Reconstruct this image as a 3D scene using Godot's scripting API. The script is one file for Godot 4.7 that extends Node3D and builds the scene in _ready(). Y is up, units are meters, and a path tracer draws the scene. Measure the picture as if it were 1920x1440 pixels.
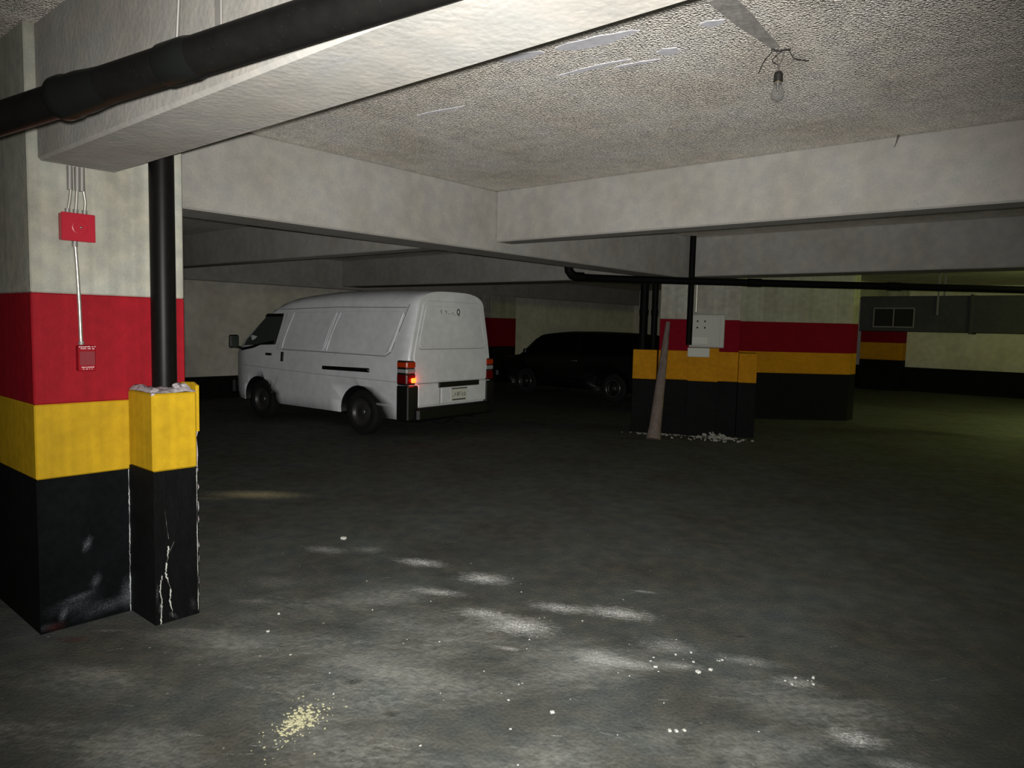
extends Node3D

var M := {}
var taken := {}
var rng := RandomNumberGenerator.new()

# ---------------------------------------------------------------- naming and tree helpers
func numbered(called: String) -> String:
	if not taken.has(called):
		taken[called] = 0
		return called
	taken[called] += 1
	return "%s_%03d" % [called, taken[called]]

func tag(o: Node, label: String, category: String, group := "", kind := "") -> Node:
	if label != "": o.set_meta("label", label)
	if category != "": o.set_meta("category", category)
	if group != "": o.set_meta("group", group)
	if kind != "": o.set_meta("kind", kind)
	return o

func thing(called: String, label: String, category: String, at := Vector3.ZERO, turn := 0.0, group := "", kind := "") -> Node3D:
	var o := Node3D.new()
	o.name = numbered(called)
	add_child(o)
	o.position = at
	o.rotation.y = turn
	tag(o, label, category, group, kind)
	return o

func mb() -> SurfaceTool:
	var st := SurfaceTool.new()
	st.begin(Mesh.PRIMITIVE_TRIANGLES)
	return st

func obj(called: String, st: SurfaceTool, mat: Material, parent: Node = null) -> MeshInstance3D:
	st.generate_normals()
	var mi := MeshInstance3D.new()
	mi.mesh = st.commit()
	mi.material_override = mat
	if parent == null:
		mi.name = numbered(called)
		add_child(mi)
	else:
		mi.name = called
		parent.add_child(mi, true)
	return mi

# ---------------------------------------------------------------- shape helpers
func tri(st: SurfaceTool, a: Vector3, b: Vector3, c: Vector3, out: Vector3) -> void:
	if (b - a).cross(c - a).dot(out) > 0.0:
		st.add_vertex(a); st.add_vertex(c); st.add_vertex(b)
	else:
		st.add_vertex(a); st.add_vertex(b); st.add_vertex(c)

func poly(st: SurfaceTool, p: Array, out: Vector3) -> void:
	for i in range(1, p.size() - 1):
		tri(st, p[0], p[i], p[i + 1], out)

# box with chamfered edges
func box(st: SurfaceTool, c: Vector3, s: Vector3, bv := 0.0, bs := Basis.IDENTITY) -> void:
	st.set_smooth_group(-1)
	var h := s * 0.5
	bv = minf(bv, minf(h.x, minf(h.y, h.z)) * 0.9)
	for ax in 3:
		var u := (ax + 1) % 3
		var v := (ax + 2) % 3
		for sg in [-1.0, 1.0]:
			var n := Vector3.ZERO
			n[ax] = sg
			var q := []
			for k in [[-1, -1], [1, -1], [1, 1], [-1, 1]]:
				var p := Vector3.ZERO
				p[ax] = sg * h[ax]; p[u] = k[0] * (h[u] - bv); p[v] = k[1] * (h[v] - bv)
				q.append(c + bs * p)
			poly(st, q, bs * n)
	if bv <= 0.0: return
	for ax in 3:
		var u := (ax + 1) % 3
		var v := (ax + 2) % 3
		for su in [-1.0, 1.0]:
			for sv in [-1.0, 1.0]:
				var q := []
				for k in [[-1, 0], [1, 0], [1, 1], [-1, 1]]:
					var p := Vector3.ZERO
					p[ax] = k[0] * (h[ax] - bv)
					p[u] = su * (h[u] - (bv if k[1] == 1 else 0.0))
					p[v] = sv * (h[v] - (0.0 if k[1] == 1 else bv))
					q.append(c + bs * p)
				var n := Vector3.ZERO
				n[u] = su; n[v] = sv
				poly(st, q, bs * n)
	for sx in [-1.0, 1.0]:
		for sy in [-1.0, 1.0]:
			for sz in [-1.0, 1.0]:
				var sgn := Vector3(sx, sy, sz)
				var q := []
				for ax in 3:
					var p := Vector3.ZERO
					for k in 3: p[k] = sgn[k] * (h[k] - (0.0 if k == ax else bv))
					q.append(c + bs * p)
				poly(st, q, bs * sgn)

func bar(st: SurfaceTool, a: Vector3, b: Vector3, bv := 0.0) -> void:   # axis-aligned box from corner to corner
	box(st, (a + b) * 0.5, (b - a).abs(), bv)

func frame_of(t: Vector3) -> Basis:
	var up := Vector3.UP if absf(t.y) < 0.95 else Vector3.RIGHT
	var x := up.cross(t).normalized()
	return Basis(x, t.cross(x).normalized(), t)

# swept round tube; rad is a number or an array
func tube(st: SurfaceTool, pts: Array, rad, sides := 14, caps := true) -> void:
	var rings := []
	var bs := Basis.IDENTITY
	for i in pts.size():
		var t: Vector3 = (pts[mini(i + 1, pts.size() - 1)] - pts[maxi(i - 1, 0)]).normalized()
		if i == 0:
			bs = frame_of(t)
		else:
			var x: Vector3 = (bs.x - t * bs.x.dot(t)).normalized()
			bs = Basis(x, t.cross(x).normalized(), t)
		var r: float = rad[i] if rad is Array else rad
		var ring := []
		for k in sides:
			var a := TAU * k / sides
			ring.append(pts[i] + bs.x * cos(a) * r + bs.y * sin(a) * r)
		rings.append(ring)
	for i in rings.size() - 1:
		st.set_smooth_group(1)
		for k in sides:
			var k2 := (k + 1) % sides
			var o: Vector3 = (rings[i][k] + rings[i + 1][k2]) * 0.5 - (pts[i] + pts[i + 1]) * 0.5
			if o.length() < 1e-5: o = pts[i] - pts[i + 1]
			tri(st, rings[i][k], rings[i][k2], rings[i + 1][k2], o)
			tri(st, rings[i][k], rings[i + 1][k2], rings[i + 1][k], o)
	if caps:
		st.set_smooth_group(-1)
		poly(st, rings[0], pts[0] - pts[1])
		poly(st, rings[-1], pts[-1] - pts[-2])

# lathe: profile of Vector2(radius, height) about xf's y axis
func lathe(st: SurfaceTool, prof: Array, xf: Transform3D, sides := 24, sharp := false) -> void:
	for i in prof.size() - 1:
		st.set_smooth_group(i + 1 if sharp else 1)
		var d: Vector2 = prof[i + 1] - prof[i]
		for k in sides:
			var a := TAU * k / sides
			var b := TAU * (k + 1) / sides
			var mid := (a + b) * 0.5
			var n := xf.basis * Vector3(cos(mid) * d.y, -d.x, sin(mid) * d.y)
			var q := []
			for e in [[prof[i], a], [prof[i], b], [prof[i + 1], b], [prof[i + 1], a]]:
				q.append(xf * Vector3(cos(e[1]) * e[0].x, e[0].y, sin(e[1]) * e[0].x))
			if prof[i].x > 1e-6: tri(st, q[0], q[1], q[2], n)
			if prof[i + 1].x > 1e-6: tri(st, q[0], q[2], q[3], n)

# flat polygon (Vector2 in xf's xy plane) given a thickness along xf's z, with a chamfered front rim
func plate(st: SurfaceTool, pg: PackedVector2Array, xf: Transform3D, thick: float, bv := 0.0, map = null) -> void:
	st.set_smooth_group(-1)
	var inner := pg
	if bv > 0.0:
		var off := Geometry2D.offset_polygon(pg, -bv, Geometry2D.JOIN_MITER)
		if off.size() > 0 and off[0].size() == pg.size(): inner = off[0]
		else: bv = 0.0
	if bv > 0.0:
		var best := 0
		for k in inner.size():
			if inner[k].distance_to(pg[0]) < inner[best].distance_to(pg[0]): best = k
		var re := PackedVector2Array()
		for k in inner.size(): re.append(inner[(best + k) % inner.size()])
		if re.size() > 1 and re[1].distance_to(pg[1]) > re[re.size() - 1].distance_to(pg[1]):
			var rv := PackedVector2Array()
			for k in re.size(): rv.append(re[(re.size() - k) % re.size()])
			re = rv
		inner = re
	var at := func(p: Vector2, z: float) -> Vector3:
		var q := Vector3(p.x, p.y, z)
		return xf * (map.call(q) if map != null else q)
	var ids := Geometry2D.triangulate_polygon(inner)
	var out: Vector3 = at.call(Vector2.ZERO, 1.0) - at.call(Vector2.ZERO, 0.0)
	for i in range(0, ids.size(), 3):
		tri(st, at.call(inner[ids[i]], thick), at.call(inner[ids[i + 1]], thick), at.call(inner[ids[i + 2]], thick), out)
	var ids2 := Geometry2D.triangulate_polygon(pg)
	for i in range(0, ids2.size(), 3):
		tri(st, at.call(pg[ids2[i]], 0.0), at.call(pg[ids2[i + 1]], 0.0), at.call(pg[ids2[i + 2]], 0.0), -out)
	var cw := Geometry2D.is_polygon_clockwise(pg)
	for i in pg.size():
		var j := (i + 1) % pg.size()
		var e := (pg[j] - pg[i])
		var n2 := Vector2(e.y, -e.x) * (-1.0 if cw else 1.0)
		var o: Vector3 = at.call(pg[i] + n2, 0.0) - at.call(pg[i], 0.0)
		poly(st, [at.call(pg[i], 0.0), at.call(pg[j], 0.0), at.call(pg[j], thick - bv), at.call(pg[i], thick - bv)], o)
		if bv > 0.0:
			poly(st, [at.call(pg[i], thick - bv), at.call(pg[j], thick - bv), at.call(inner[j], thick), at.call(inner[i], thick)], o + out * o.length())

func rrect(x0: float, y0: float, x1: float, y1: float, r: float, seg := 4) -> PackedVector2Array:
	var p := PackedVector2Array()
	for c in [[x1 - r, y1 - r, 0.0], [x0 + r, y1 - r, 0.25], [x0 + r, y0 + r, 0.5], [x1 - r, y0 + r, 0.75]]:
		for k in seg + 1:
			var a: float = TAU * (c[2] + 0.25 * k / seg)
			p.append(Vector2(c[0] + r * cos(a), c[1] + r * sin(a)))
	return p

# closed skin through rings of equal length, both ends capped
func loft(st: SurfaceTool, rings: Array, group := 1) -> void:
	var n: int = rings[0].size()
	var cs := []
	for r in rings:
		var c := Vector3.ZERO
		for p in r: c += p
		cs.append(c / n)
	for i in rings.size() - 1:
		st.set_smooth_group(group)
		for k in n:
			var k2 := (k + 1) % n
			var a: Vector3 = rings[i][k]; var b: Vector3 = rings[i][k2]; var c2: Vector3 = rings[i + 1][k2]; var d: Vector3 = rings[i + 1][k]
			var o: Vector3 = (a + b + c2 + d) * 0.25 - (cs[i] + cs[i + 1]) * 0.5
			tri(st, a, b, c2, o)
			tri(st, a, c2, d, o)
	st.set_smooth_group(-1)
	for e in [[0, 1], [rings.size() - 1, rings.size() - 2]]:
		var r: Array = rings[e[0]]
		for k in n: tri(st, cs[e[0]], r[k], r[(k + 1) % n], cs[e[0]] - cs[e[1]])

# ---------------------------------------------------------------- materials
func mat(c: Color, rough := 0.8, metal := 0.0) -> StandardMaterial3D:
	var m := StandardMaterial3D.new()
	m.albedo_color = c
	m.roughness = rough
	m.metallic = metal
	return m

func noise(freq: float, sd: int, type := FastNoiseLite.TYPE_SIMPLEX_SMOOTH, oct := 4) -> FastNoiseLite:
	var n := FastNoiseLite.new()
	n.seed = sd; n.frequency = freq; n.noise_type = type; n.fractal_octaves = oct
	return n

func bytes_of(n: FastNoiseLite, w: int, h: int, norm := true) -> PackedByteArray:
	var im := n.get_seamless_image(w, h, false, false, 0.1, norm)
	im.convert(Image.FORMAT_L8)
	return im.get_data()

# tileable mottled colour: weights say how far each layer pushes the brightness
func mottle(size: int, base: Color, big: float, mid: float, fine: float, speck: float, sd: int, tint := 0.0, streak := 0.0) -> Image:
	var a := bytes_of(noise(3.0 / size, sd, FastNoiseLite.TYPE_SIMPLEX_SMOOTH, 4), size, size)
	var b := bytes_of(noise(14.0 / size, sd + 1, FastNoiseLite.TYPE_SIMPLEX_SMOOTH, 4), size, size)
	var c := bytes_of(noise(130.0 / size, sd + 2, FastNoiseLite.TYPE_SIMPLEX_SMOOTH, 2), size, size)
	var s := bytes_of(noise(20.0 / size, sd + 3, FastNoiseLite.TYPE_SIMPLEX_SMOOTH, 3), size, 32)
	var out := PackedByteArray()
	out.resize(size * size * 3)
	for i in size * size:
		var v := 1.0 + big * (a[i] - 128) / 128.0 + mid * (b[i] - 128) / 128.0 + fine * (c[i] - 128) / 128.0
		if streak > 0.0: v += streak * (s[i % size] - 128) / 128.0
		if speck > 0.0 and c[i] > 225: v += speck
		var t := tint * (b[i] - a[i]) / 128.0
		out[i * 3] = clampi(int(255 * base.r * v * (1.0 + t)), 0, 255)
		out[i * 3 + 1] = clampi(int(255 * base.g * v), 0, 255)
		out[i * 3 + 2] = clampi(int(255 * base.b * v * (1.0 - t)), 0, 255)
	return Image.create_from_data(size, size, false, Image.FORMAT_RGB8, out)

func normal_tex(size: int, cells: float, sd: int, strength: float, type := FastNoiseLite.TYPE_SIMPLEX_SMOOTH, oct := 3) -> ImageTexture:
	var n := noise(cells / size, sd, type, oct)
	var im := n.get_seamless_image(size, size)
	im.convert(Image.FORMAT_RGBA8)
	im.bump_map_to_normal_map(strength)
	return ImageTexture.create_from_image(im)

func tiled(im: Image, metres: float, rough: float, nt: ImageTexture = null, ns := 1.0) -> StandardMaterial3D:
	var m := mat(Color.WHITE, rough)
	m.albedo_texture = ImageTexture.create_from_image(im)
	m.uv1_triplanar = true
	m.uv1_world_triplanar = true
	m.uv1_triplanar_sharpness = 8.0
	m.uv1_scale = Vector3.ONE / metres
	if nt:
		m.normal_enabled = true
		m.normal_texture = nt
		m.normal_scale = ns
	return m

func make_materials() -> void:
	var fine_n := normal_tex(512, 60.0, 5, 3.0)
	M.concrete = tiled(mottle(768, Color(0.64, 0.63, 0.605), 0.05, 0.045, 0.03, 0.06, 11, 0.012), 2.3, 0.85, fine_n, 0.10)
	M.column = tiled(mottle(768, Color(0.63, 0.625, 0.575), 0.05, 0.07, 0.03, 0.0, 21, 0.015, 0.07), 1.6, 0.8, fine_n, 0.10)
	M.ceiling = tiled(mottle(1024, Color(0.94, 0.915, 0.875), 0.05, 0.05, 0.13, 0.08, 31, 0.012), 2.6, 0.95, normal_tex(1024, 170.0, 9, 9.0, FastNoiseLite.TYPE_SIMPLEX_SMOOTH, 2), 0.9)
	M.plaster_smooth = tiled(mottle(256, Color(0.83, 0.83, 0.85), 0.04, 0.05, 0.02, 0.0, 41), 0.7, 0.8)
	M.plaster_grey = tiled(mottle(256, Color(0.60, 0.59, 0.57), 0.10, 0.12, 0.05, 0.0, 43), 0.4, 0.9)
	M.white_wall = tiled(mottle(512, Color(0.80, 0.78, 0.74), 0.06, 0.05, 0.03, 0.0, 51, 0.01), 3.0, 0.9)
	M.red = tiled(mottle(512, Color(0.55, 0.085, 0.125), 0.03, 0.05, 0.02, 0.10, 61, 0.0, 0.05), 1.2, 0.6, fine_n, 0.08)
	M.yellow = tiled(mottle(512, Color(0.72, 0.58, 0.11), 0.04, 0.05, 0.02, 0.0, 71, 0.0, 0.04), 1.2, 0.6, fine_n, 0.08)
	M.black = tiled(mottle(512, Color(0.06, 0.065, 0.065), 0.15, 0.18, 0.08, 0.15, 81), 1.2, 0.75, fine_n, 0.10)
	M.pvc = tiled(mottle(256, Color(0.06, 0.058, 0.055), 0.10, 0.15, 0.06, 0.6, 91), 0.8, 0.42)
	M.far_red = tiled(mottle(512, Color(0.47, 0.055, 0.12), 0.04, 0.06, 0.02, 0.0, 65), 1.2, 0.75)  # darker red for the distant bands
	M.far_yellow = tiled(mottle(512, Color(0.72, 0.50, 0.10), 0.05, 0.06, 0.02, 0.0, 75), 1.2, 0.75)  # more orange yellow for the distant bands
	M.far_red.metallic_specular = 0.15
	M.far_yellow.metallic_specular = 0.15
	M.pipe_joint = mat(Color(0.065, 0.07, 0.066), 0.35)
	M.pvc_dark = mat(Color(0.045, 0.05, 0.047), 0.6)
	for k in ["red", "yellow", "black", "pvc"]: M[k].metallic_specular = 0.25
	for k in ["concrete", "column", "ceiling", "white_wall", "pvc_dark", "pipe_joint"]: M[k].metallic_specular = 0.2
	M.galv = mat(Color(0.80, 0.79, 0.74), 0.32, 0.8)
	M.galv_dull = mat(Color(0.56, 0.55, 0.53), 0.55, 0.5)
	M.box_red = mat(Color(0.66, 0.13, 0.19), 0.32)
	M.mortar = tiled(mottle(256, Color(0.66, 0.63, 0.64), 0.10, 0.12, 0.10, 0.0, 101), 0.4, 0.95, fine_n, 1.0)
	M.flake = mat(Color(0.86, 0.85, 0.82), 0.9)
	M.wire = mat(Color(0.16, 0.14, 0.13), 0.7)
	M.wire_white = mat(Color(0.36, 0.34, 0.32), 0.7)
	M.socket = mat(Color(0.12, 0.11, 0.10), 0.5)
	M.brass = mat(Color(0.62, 0.58, 0.50), 0.3, 0.9)
	M.filament = mat(Color(0.35, 0.34, 0.33), 0.4, 0.6)
	var g := mat(Color(0.52, 0.52, 0.51, 0.22), 0.03)
	g.transparency = BaseMaterial3D.TRANSPARENCY_ALPHA
	M.bulb_glass = g
	M.van = tiled(mottle(512, Color(0.94, 0.95, 0.965), 0.03, 0.03, 0.01, 0.0, 111), 2.2, 0.38)
	M.van.clearcoat_enabled = true
	M.van.clearcoat = 0.4
	M.van.clearcoat_roughness = 0.2
	M.seam = mat(Color(0.55, 0.55, 0.55), 0.8)
	M.trim = mat(Color(0.035, 0.035, 0.04), 0.5)
	M.trim_gloss = mat(Color(0.05, 0.045, 0.05), 0.55)
	M.rubber = mat(Color(0.045, 0.045, 0.047), 0.85)
	M.rim = mat(Color(0.26, 0.26, 0.255), 0.4, 0.4)
	M.hub = mat(Color(0.33, 0.33, 0.33), 0.35, 0.7)
	M.glass = mat(Color(0.27, 0.29, 0.27), 0.12)
	M.amber = mat(Color(0.75, 0.22, 0.04), 0.2)
	M.clear_lens = mat(Color(0.62, 0.63, 0.63), 0.2)
	M.red_lens = mat(Color(0.40, 0.02, 0.02), 0.2)
	var lit := mat(Color(0.9, 0.12, 0.03), 0.3)  # reflector that throws back the flash, given as emission
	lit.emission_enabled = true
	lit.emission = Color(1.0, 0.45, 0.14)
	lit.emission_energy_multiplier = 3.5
	M.reflector_glow = lit
	M.plate = mat(Color(0.90, 0.90, 0.86), 0.3)
	M.plate_ink = mat(Color(0.30, 0.30, 0.30), 0.6)
	M.print = mat(Color(0.22, 0.22, 0.23), 0.7)
	M.print_faded = mat(Color(0.55, 0.46, 0.45), 0.7)
	M.car = mat(Color(0.045, 0.05, 0.05), 0.35)
	M.car_glass = mat(Color(0.03, 0.035, 0.035), 0.15)
	M.chrome = mat(Color(0.7, 0.7, 0.7), 0.25, 0.9)
	M.wood = tiled(mottle(256, Color(0.46, 0.41, 0.38), 0.1, 0.1, 0.05, 0.0, 121, 0.02, 0.12), 0.5, 0.9)
	M.panel = mat(Color(0.56, 0.56, 0.52), 0.5, 0.1)
	M.panel_label = mat(Color(0.74, 0.75, 0.70), 0.6)
	M.duct = tiled(mottle(256, Color(0.17, 0.175, 0.17), 0.12, 0.15, 0.05, 0.0, 131), 1.5, 0.7)
	M.duct_frame = mat(Color(0.42, 0.41, 0.40), 0.6)
	M.void = mat(Color(0.06, 0.06, 0.06), 0.9)
	M.rubble = tiled(mottle(256, Color(0.62, 0.61, 0.58), 0.1, 0.2, 0.1, 0.0, 141), 0.3, 0.95)
	M.crumb_yellow = mat(Color(0.72, 0.71, 0.57), 0.9)
	M.crumb_white = mat(Color(0.80, 0.80, 0.77), 0.9)
	var tb := mat(Color(1, 1, 0.9), 0.4)
	tb.emission_enabled = true
	tb.emission = Color(0.95, 1.0, 0.66)
	tb.emission_energy_multiplier = 3.0
	M.tube_glow = tb
	M.letter_white = mat(Color(0.85, 0.78, 0.78), 0.7)

# ---------------------------------------------------------------- painted surfaces
# soft-edged dab: broken up by noise, so that its outline is ragged
func dab(im: Image, n: FastNoiseLite, c: Vector2, r: Vector2, ang: float, col: Color, strength: float, rag := 0.7) -> void:
	var R := maxf(r.x, r.y) * 1.5
	var ca := cos(ang); var sa := sin(ang)
	for y in range(maxi(0, int(c.y - R)), mini(im.get_height(), int(c.y + R))):
		for x in range(maxi(0, int(c.x - R)), mini(im.get_width(), int(c.x + R))):
			var d := Vector2(x - c.x, y - c.y)
			var u := (d.x * ca + d.y * sa)
			var v := (-d.x * sa + d.y * ca)
			var q := Vector2(u / r.x, v / r.y).length()
			if q > 1.5: continue
			var e := n.get_noise_2d(u * 0.55 + c.x, v * 2.0 + c.y) * 0.5 + 0.5
			var a := clampf((1.15 - q) * 1.3 - rag * (1.0 - e) * 1.3, 0.0, 1.0) * strength
			a *= clampf(0.85 + 1.1 * n.get_noise_2d(u * 2.6 - c.y, v * 4.2 + c.x) + 0.5 * n.get_noise_2d(u * 9.0, v * 11.0), 0.12, 1.5)
			a = minf(a, 1.0)
			if a > 0.004: im.set_pixel(x, y, im.get_pixel(x, y).lerp(col, a))

func scratch(im: Image, pts: Array, w: float, col: Color, sd: int, jitter := 3.0) -> void:
	var r := RandomNumberGenerator.new()
	r.seed = sd
	for i in pts.size() - 1:
		var a: Vector2 = pts[i]; var b: Vector2 = pts[i + 1]
		var steps := int(a.distance_to(b)) + 1
		var j := 0.0
		for k in steps:
			j = j * 0.9 + r.randf_range(-jitter, jitter) * 0.25
			var p := a.lerp(b, float(k) / steps) + Vector2(j, 0)
			var ww := w * r.randf_range(0.35, 1.2) * clampf(0.75 + 0.9 * sin(k * 0.045 + sd) * sin(k * 0.019 + sd * 2.0), 0.12, 1.2)
			for dy in range(-2, 3):
				for dx in range(-int(ww) - 1, int(ww) + 2):
					var q := Vector2i(int(p.x) + dx, int(p.y) + dy)
					if q.x < 0 or q.y < 0 or q.x >= im.get_width() or q.y >= im.get_height(): continue
					var al := clampf(ww - absf(dx) + 0.3, 0.0, 1.0) * 0.5
					if al > 0.0: im.set_pixel(q.x, q.y, im.get_pixel(q.x, q.y).lerp(col, al))

# ---------------------------------------------------------------- build
func _ready() -> void:
	rng.seed = 7
	# camera
	var cam := Camera3D.new()
	cam.name = "camera"
	add_child(cam)
	cam.rotation_order = EULER_ORDER_YXZ
	cam.position = Vector3(0, 1.5, 0)
	cam.rotation = Vector3(-0.0811, -0.8636, 0.02365)
	cam.fov = rad_to_deg(2.0 * atan(720.0 / 1345.0))
	cam.near = 0.05
	cam.far = 80.0
	cam.current = true
	# no sky in a basement
	var env := Environment.new()
	env.background_mode = Environment.BG_COLOR
	env.background_color = Color(0, 0, 0)
	env.tonemap_mode = Environment.TONE_MAPPER_LINEAR
	env.tonemap_exposure = 1.0
	env.sdfgi_enabled = true
	env.ssao_enabled = true
	env.ssil_enabled = true
	var we := WorldEnvironment.new()
	we.name = "environment"
	we.environment = env
	add_child(we)
	# the photographer's flash, just above the lens
	var fl := SpotLight3D.new()
	fl.name = "camera_flash_light"
	add_child(fl)
	fl.rotation_order = EULER_ORDER_YXZ
	fl.rotation = cam.rotation + Vector3(deg_to_rad(0.5), 0, 0)
	fl.position = cam.position + cam.basis * Vector3(0.0, 0.026, 0.0)
	fl.light_color = Color(1.0, 0.99, 0.975)
	fl.light_energy = 27.0
	fl.light_size = 0.012
	fl.spot_range = 60.0
	fl.spot_attenuation = 2.0
	fl.spot_angle = 48.0
	fl.spot_angle_attenuation = 1.0
	fl.shadow_enabled = true

	make_materials()
	build_shell()
	build_near_column()
	build_beams()
	build_overhead_pipe()
	build_bulb()
	build_van()
	build_car()
	build_far_column()
	build_right_end()
	build_floor_litter()

const CEIL := 2.79

func build_shell() -> void:
	# floor: one slab; the part before the camera carries its own stains, and pale dust that brightens it
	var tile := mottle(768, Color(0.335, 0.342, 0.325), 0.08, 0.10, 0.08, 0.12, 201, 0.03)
	var T := 2.6
	var near := Image.create(2048, 2048, false, Image.FORMAT_RGB8)
	for a in 3:
		for b in 3: near.blit_rect(tile, Rect2i(0, 0, 768, 768), Vector2i(768 * a, 768 * b))
	var ox := 0.4
	var oz := -6.9333
	var S := 6.9333
	var px := func(x: float, z: float) -> Vector2: return Vector2((x - ox) / S * 2048.0, (z - oz) / S * 2048.0)
	var n := noise(0.09, 301, FastNoiseLite.TYPE_SIMPLEX_SMOOTH, 4)
	var ra := atan2(0.76, 0.65)      # the direction the spills are smeared in
	var white := Color(0.93, 0.93, 0.92)
	var pale := Color(0.62, 0.61, 0.59)
	for s in [[2.73, -3.92, 60, 26, 0.45], [2.93, -3.72, 40, 28, 0.30], [3.0, -3.28, 60, 26, 0.85], [3.06, -2.81, 62, 34, 0.8], [2.72, -2.85, 60, 20, 0.7], [2.68, -2.45, 60, 24, 0.75],
			[2.69, -2.22, 70, 40, 0.9], [3.02, -2.21, 62, 24, 0.65], [3.18, -1.94, 70, 30, 0.75], [2.67, -1.73, 42, 32, 0.95], [2.72, -1.60, 50, 18, 0.7], [3.0, -1.57, 60, 32, 0.4],
			[2.86, -1.43, 44, 16, 0.45], [3.12, -1.22, 60, 20, 0.35], [3.07, -0.98, 36, 18, 0.5], [2.79, -0.67, 40, 26, 0.75], [2.72, -0.5, 40, 14, 0.45], [3.55, -2.0, 26, 7, 0.5], [2.46, -2.1, 26, 8, 0.5]]:
		dab(near, n, px.call(s[0], s[1]), Vector2(s[2], s[3]) * 1.25, ra + 0.25, white, minf(1.0, s[4] * 1.15), 0.72)
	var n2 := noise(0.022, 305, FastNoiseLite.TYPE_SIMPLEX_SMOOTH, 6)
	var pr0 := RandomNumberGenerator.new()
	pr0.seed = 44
	for k in 80:  # dust patches; their pale colour also stands in for brighter light up close
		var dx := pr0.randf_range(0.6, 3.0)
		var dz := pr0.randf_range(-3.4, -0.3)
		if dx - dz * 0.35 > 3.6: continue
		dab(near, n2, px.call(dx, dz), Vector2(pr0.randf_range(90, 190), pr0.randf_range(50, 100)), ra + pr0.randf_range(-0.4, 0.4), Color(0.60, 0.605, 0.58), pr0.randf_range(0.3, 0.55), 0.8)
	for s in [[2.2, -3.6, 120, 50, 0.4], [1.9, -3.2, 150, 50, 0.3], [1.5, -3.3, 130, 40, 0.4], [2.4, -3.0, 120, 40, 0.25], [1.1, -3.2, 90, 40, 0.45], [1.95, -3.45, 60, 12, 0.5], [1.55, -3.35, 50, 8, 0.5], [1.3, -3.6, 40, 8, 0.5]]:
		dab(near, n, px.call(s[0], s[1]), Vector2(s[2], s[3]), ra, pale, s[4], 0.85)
	for s in [[1.78, -2.36, 20, 11, 0.7], [1.73, -2.05, 14, 8, 0.75], [2.35, -1.12, 22, 12, 0.5], [2.3, -1.3, 15, 10, 0.5], [3.35, -1.35, 14, 5, 0.7], [2.9, -1.72, 70, 40, 0.45], [2.1, -2.8, 90, 40, 0.3], [2.6, -3.5, 90, 40, 0.4], [2.95, -3.0, 60, 20, 0.5], [3.4, -3.2, 200, 120, 0.3]]:
		dab(near, n, px.call(s[0], s[1]), Vector2(s[2], s[3]), ra, Color(0.20, 0.205, 0.20), s[4], 0.55)
	dab(near, n, px.call(1.14, -3.62), Vector2(34, 16), ra, Color(0.34, 0.20, 0.19), 0.6, 0.7)
	dab(near, n, px.call(3.2, -5.6), Vector2(170, 62), ra, Color(0.82, 0.77, 0.60), 0.95, 0.5)
	dab(near, n, px.call(2.85, -5.75), Vector2(110, 26), ra, Color(0.62, 0.58, 0.46), 0.55, 0.7)
	dab(near, n, px.call(1.47, -2.27), Vector2(40, 26), ra + 1.2, Color(0.66, 0.64, 0.46), 0.4, 0.9)
	var r := RandomNumberGenerator.new()
	r.seed = 99
	for k in 420:
		var c := Vector2i(r.randi_range(4, 1300), r.randi_range(400, 2040))
		var w := r.randi_range(1, 3) if r.randf() < 0.3 else 1
		var col := Color(0.85, 0.85, 0.82).lerp(Color(0.5, 0.5, 0.48), r.randf())
		near.fill_rect(Rect2i(c, Vector2i(w, maxi(1, w - 1))), col)
	for k in 40:
		var c := Vector2(r.randf_range(150, 1100), r.randf_range(760, 1900))
		var d := Vector2(cos(ra), sin(ra)).rotated(r.randf_range(-0.5, 0.5)) * r.randf_range(10, 45)
		for q in 40:
			var p := c + d * q / 40.0
			if r.randf() < 0.6: near.set_pixel(int(p.x), int(p.y), near.get_pixel(int(p.x), int(p.y)).lerp(Color(0.75, 0.75, 0.73), 0.5))
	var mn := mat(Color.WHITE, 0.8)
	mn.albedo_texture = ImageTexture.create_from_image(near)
	var mf := mat(Color.WHITE, 0.8)
	mf.albedo_texture = ImageTexture.create_from_image(tile)
	var fnorm := normal_tex(1024, 330.0, 15, 5.0)
	mn.normal_enabled = true; mn.normal_texture = fnorm; mn.normal_scale = 0.10; mn.metallic_specular = 0.15
	mf.normal_enabled = true; mf.normal_texture = fnorm; mf.normal_scale = 0.10; mf.metallic_specular = 0.15
	var quad := func(st: SurfaceTool, x0: float, z0: float, x1: float, z1: float, sc: float) -> void:
		st.set_smooth_group(-1)
		for q in [[x0, z0], [x1, z0], [x1, z1], [x0, z0], [x1, z1], [x0, z1]]:
			st.set_uv(Vector2((q[0] - ox) / sc, (q[1] - oz) / sc))
			st.add_vertex(Vector3(q[0], 0, q[1]))
	var am := ArrayMesh.new()
	var s1 := mb()
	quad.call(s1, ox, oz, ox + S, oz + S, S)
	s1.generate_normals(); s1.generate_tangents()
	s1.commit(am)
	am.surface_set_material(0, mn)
	var s2 := mb()
	quad.call(s2, -4.2, -13.2, 22.0, oz, T)
	quad.call(s2, -4.2, oz + S, 22.0, 5.2, T)
	quad.call(s2, -4.2, oz, ox, oz + S, T)
	quad.call(s2, ox + S, oz, 22.0, oz + S, T)
	# underside, for thickness
	s2.set_uv(Vector2.ZERO)
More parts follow.
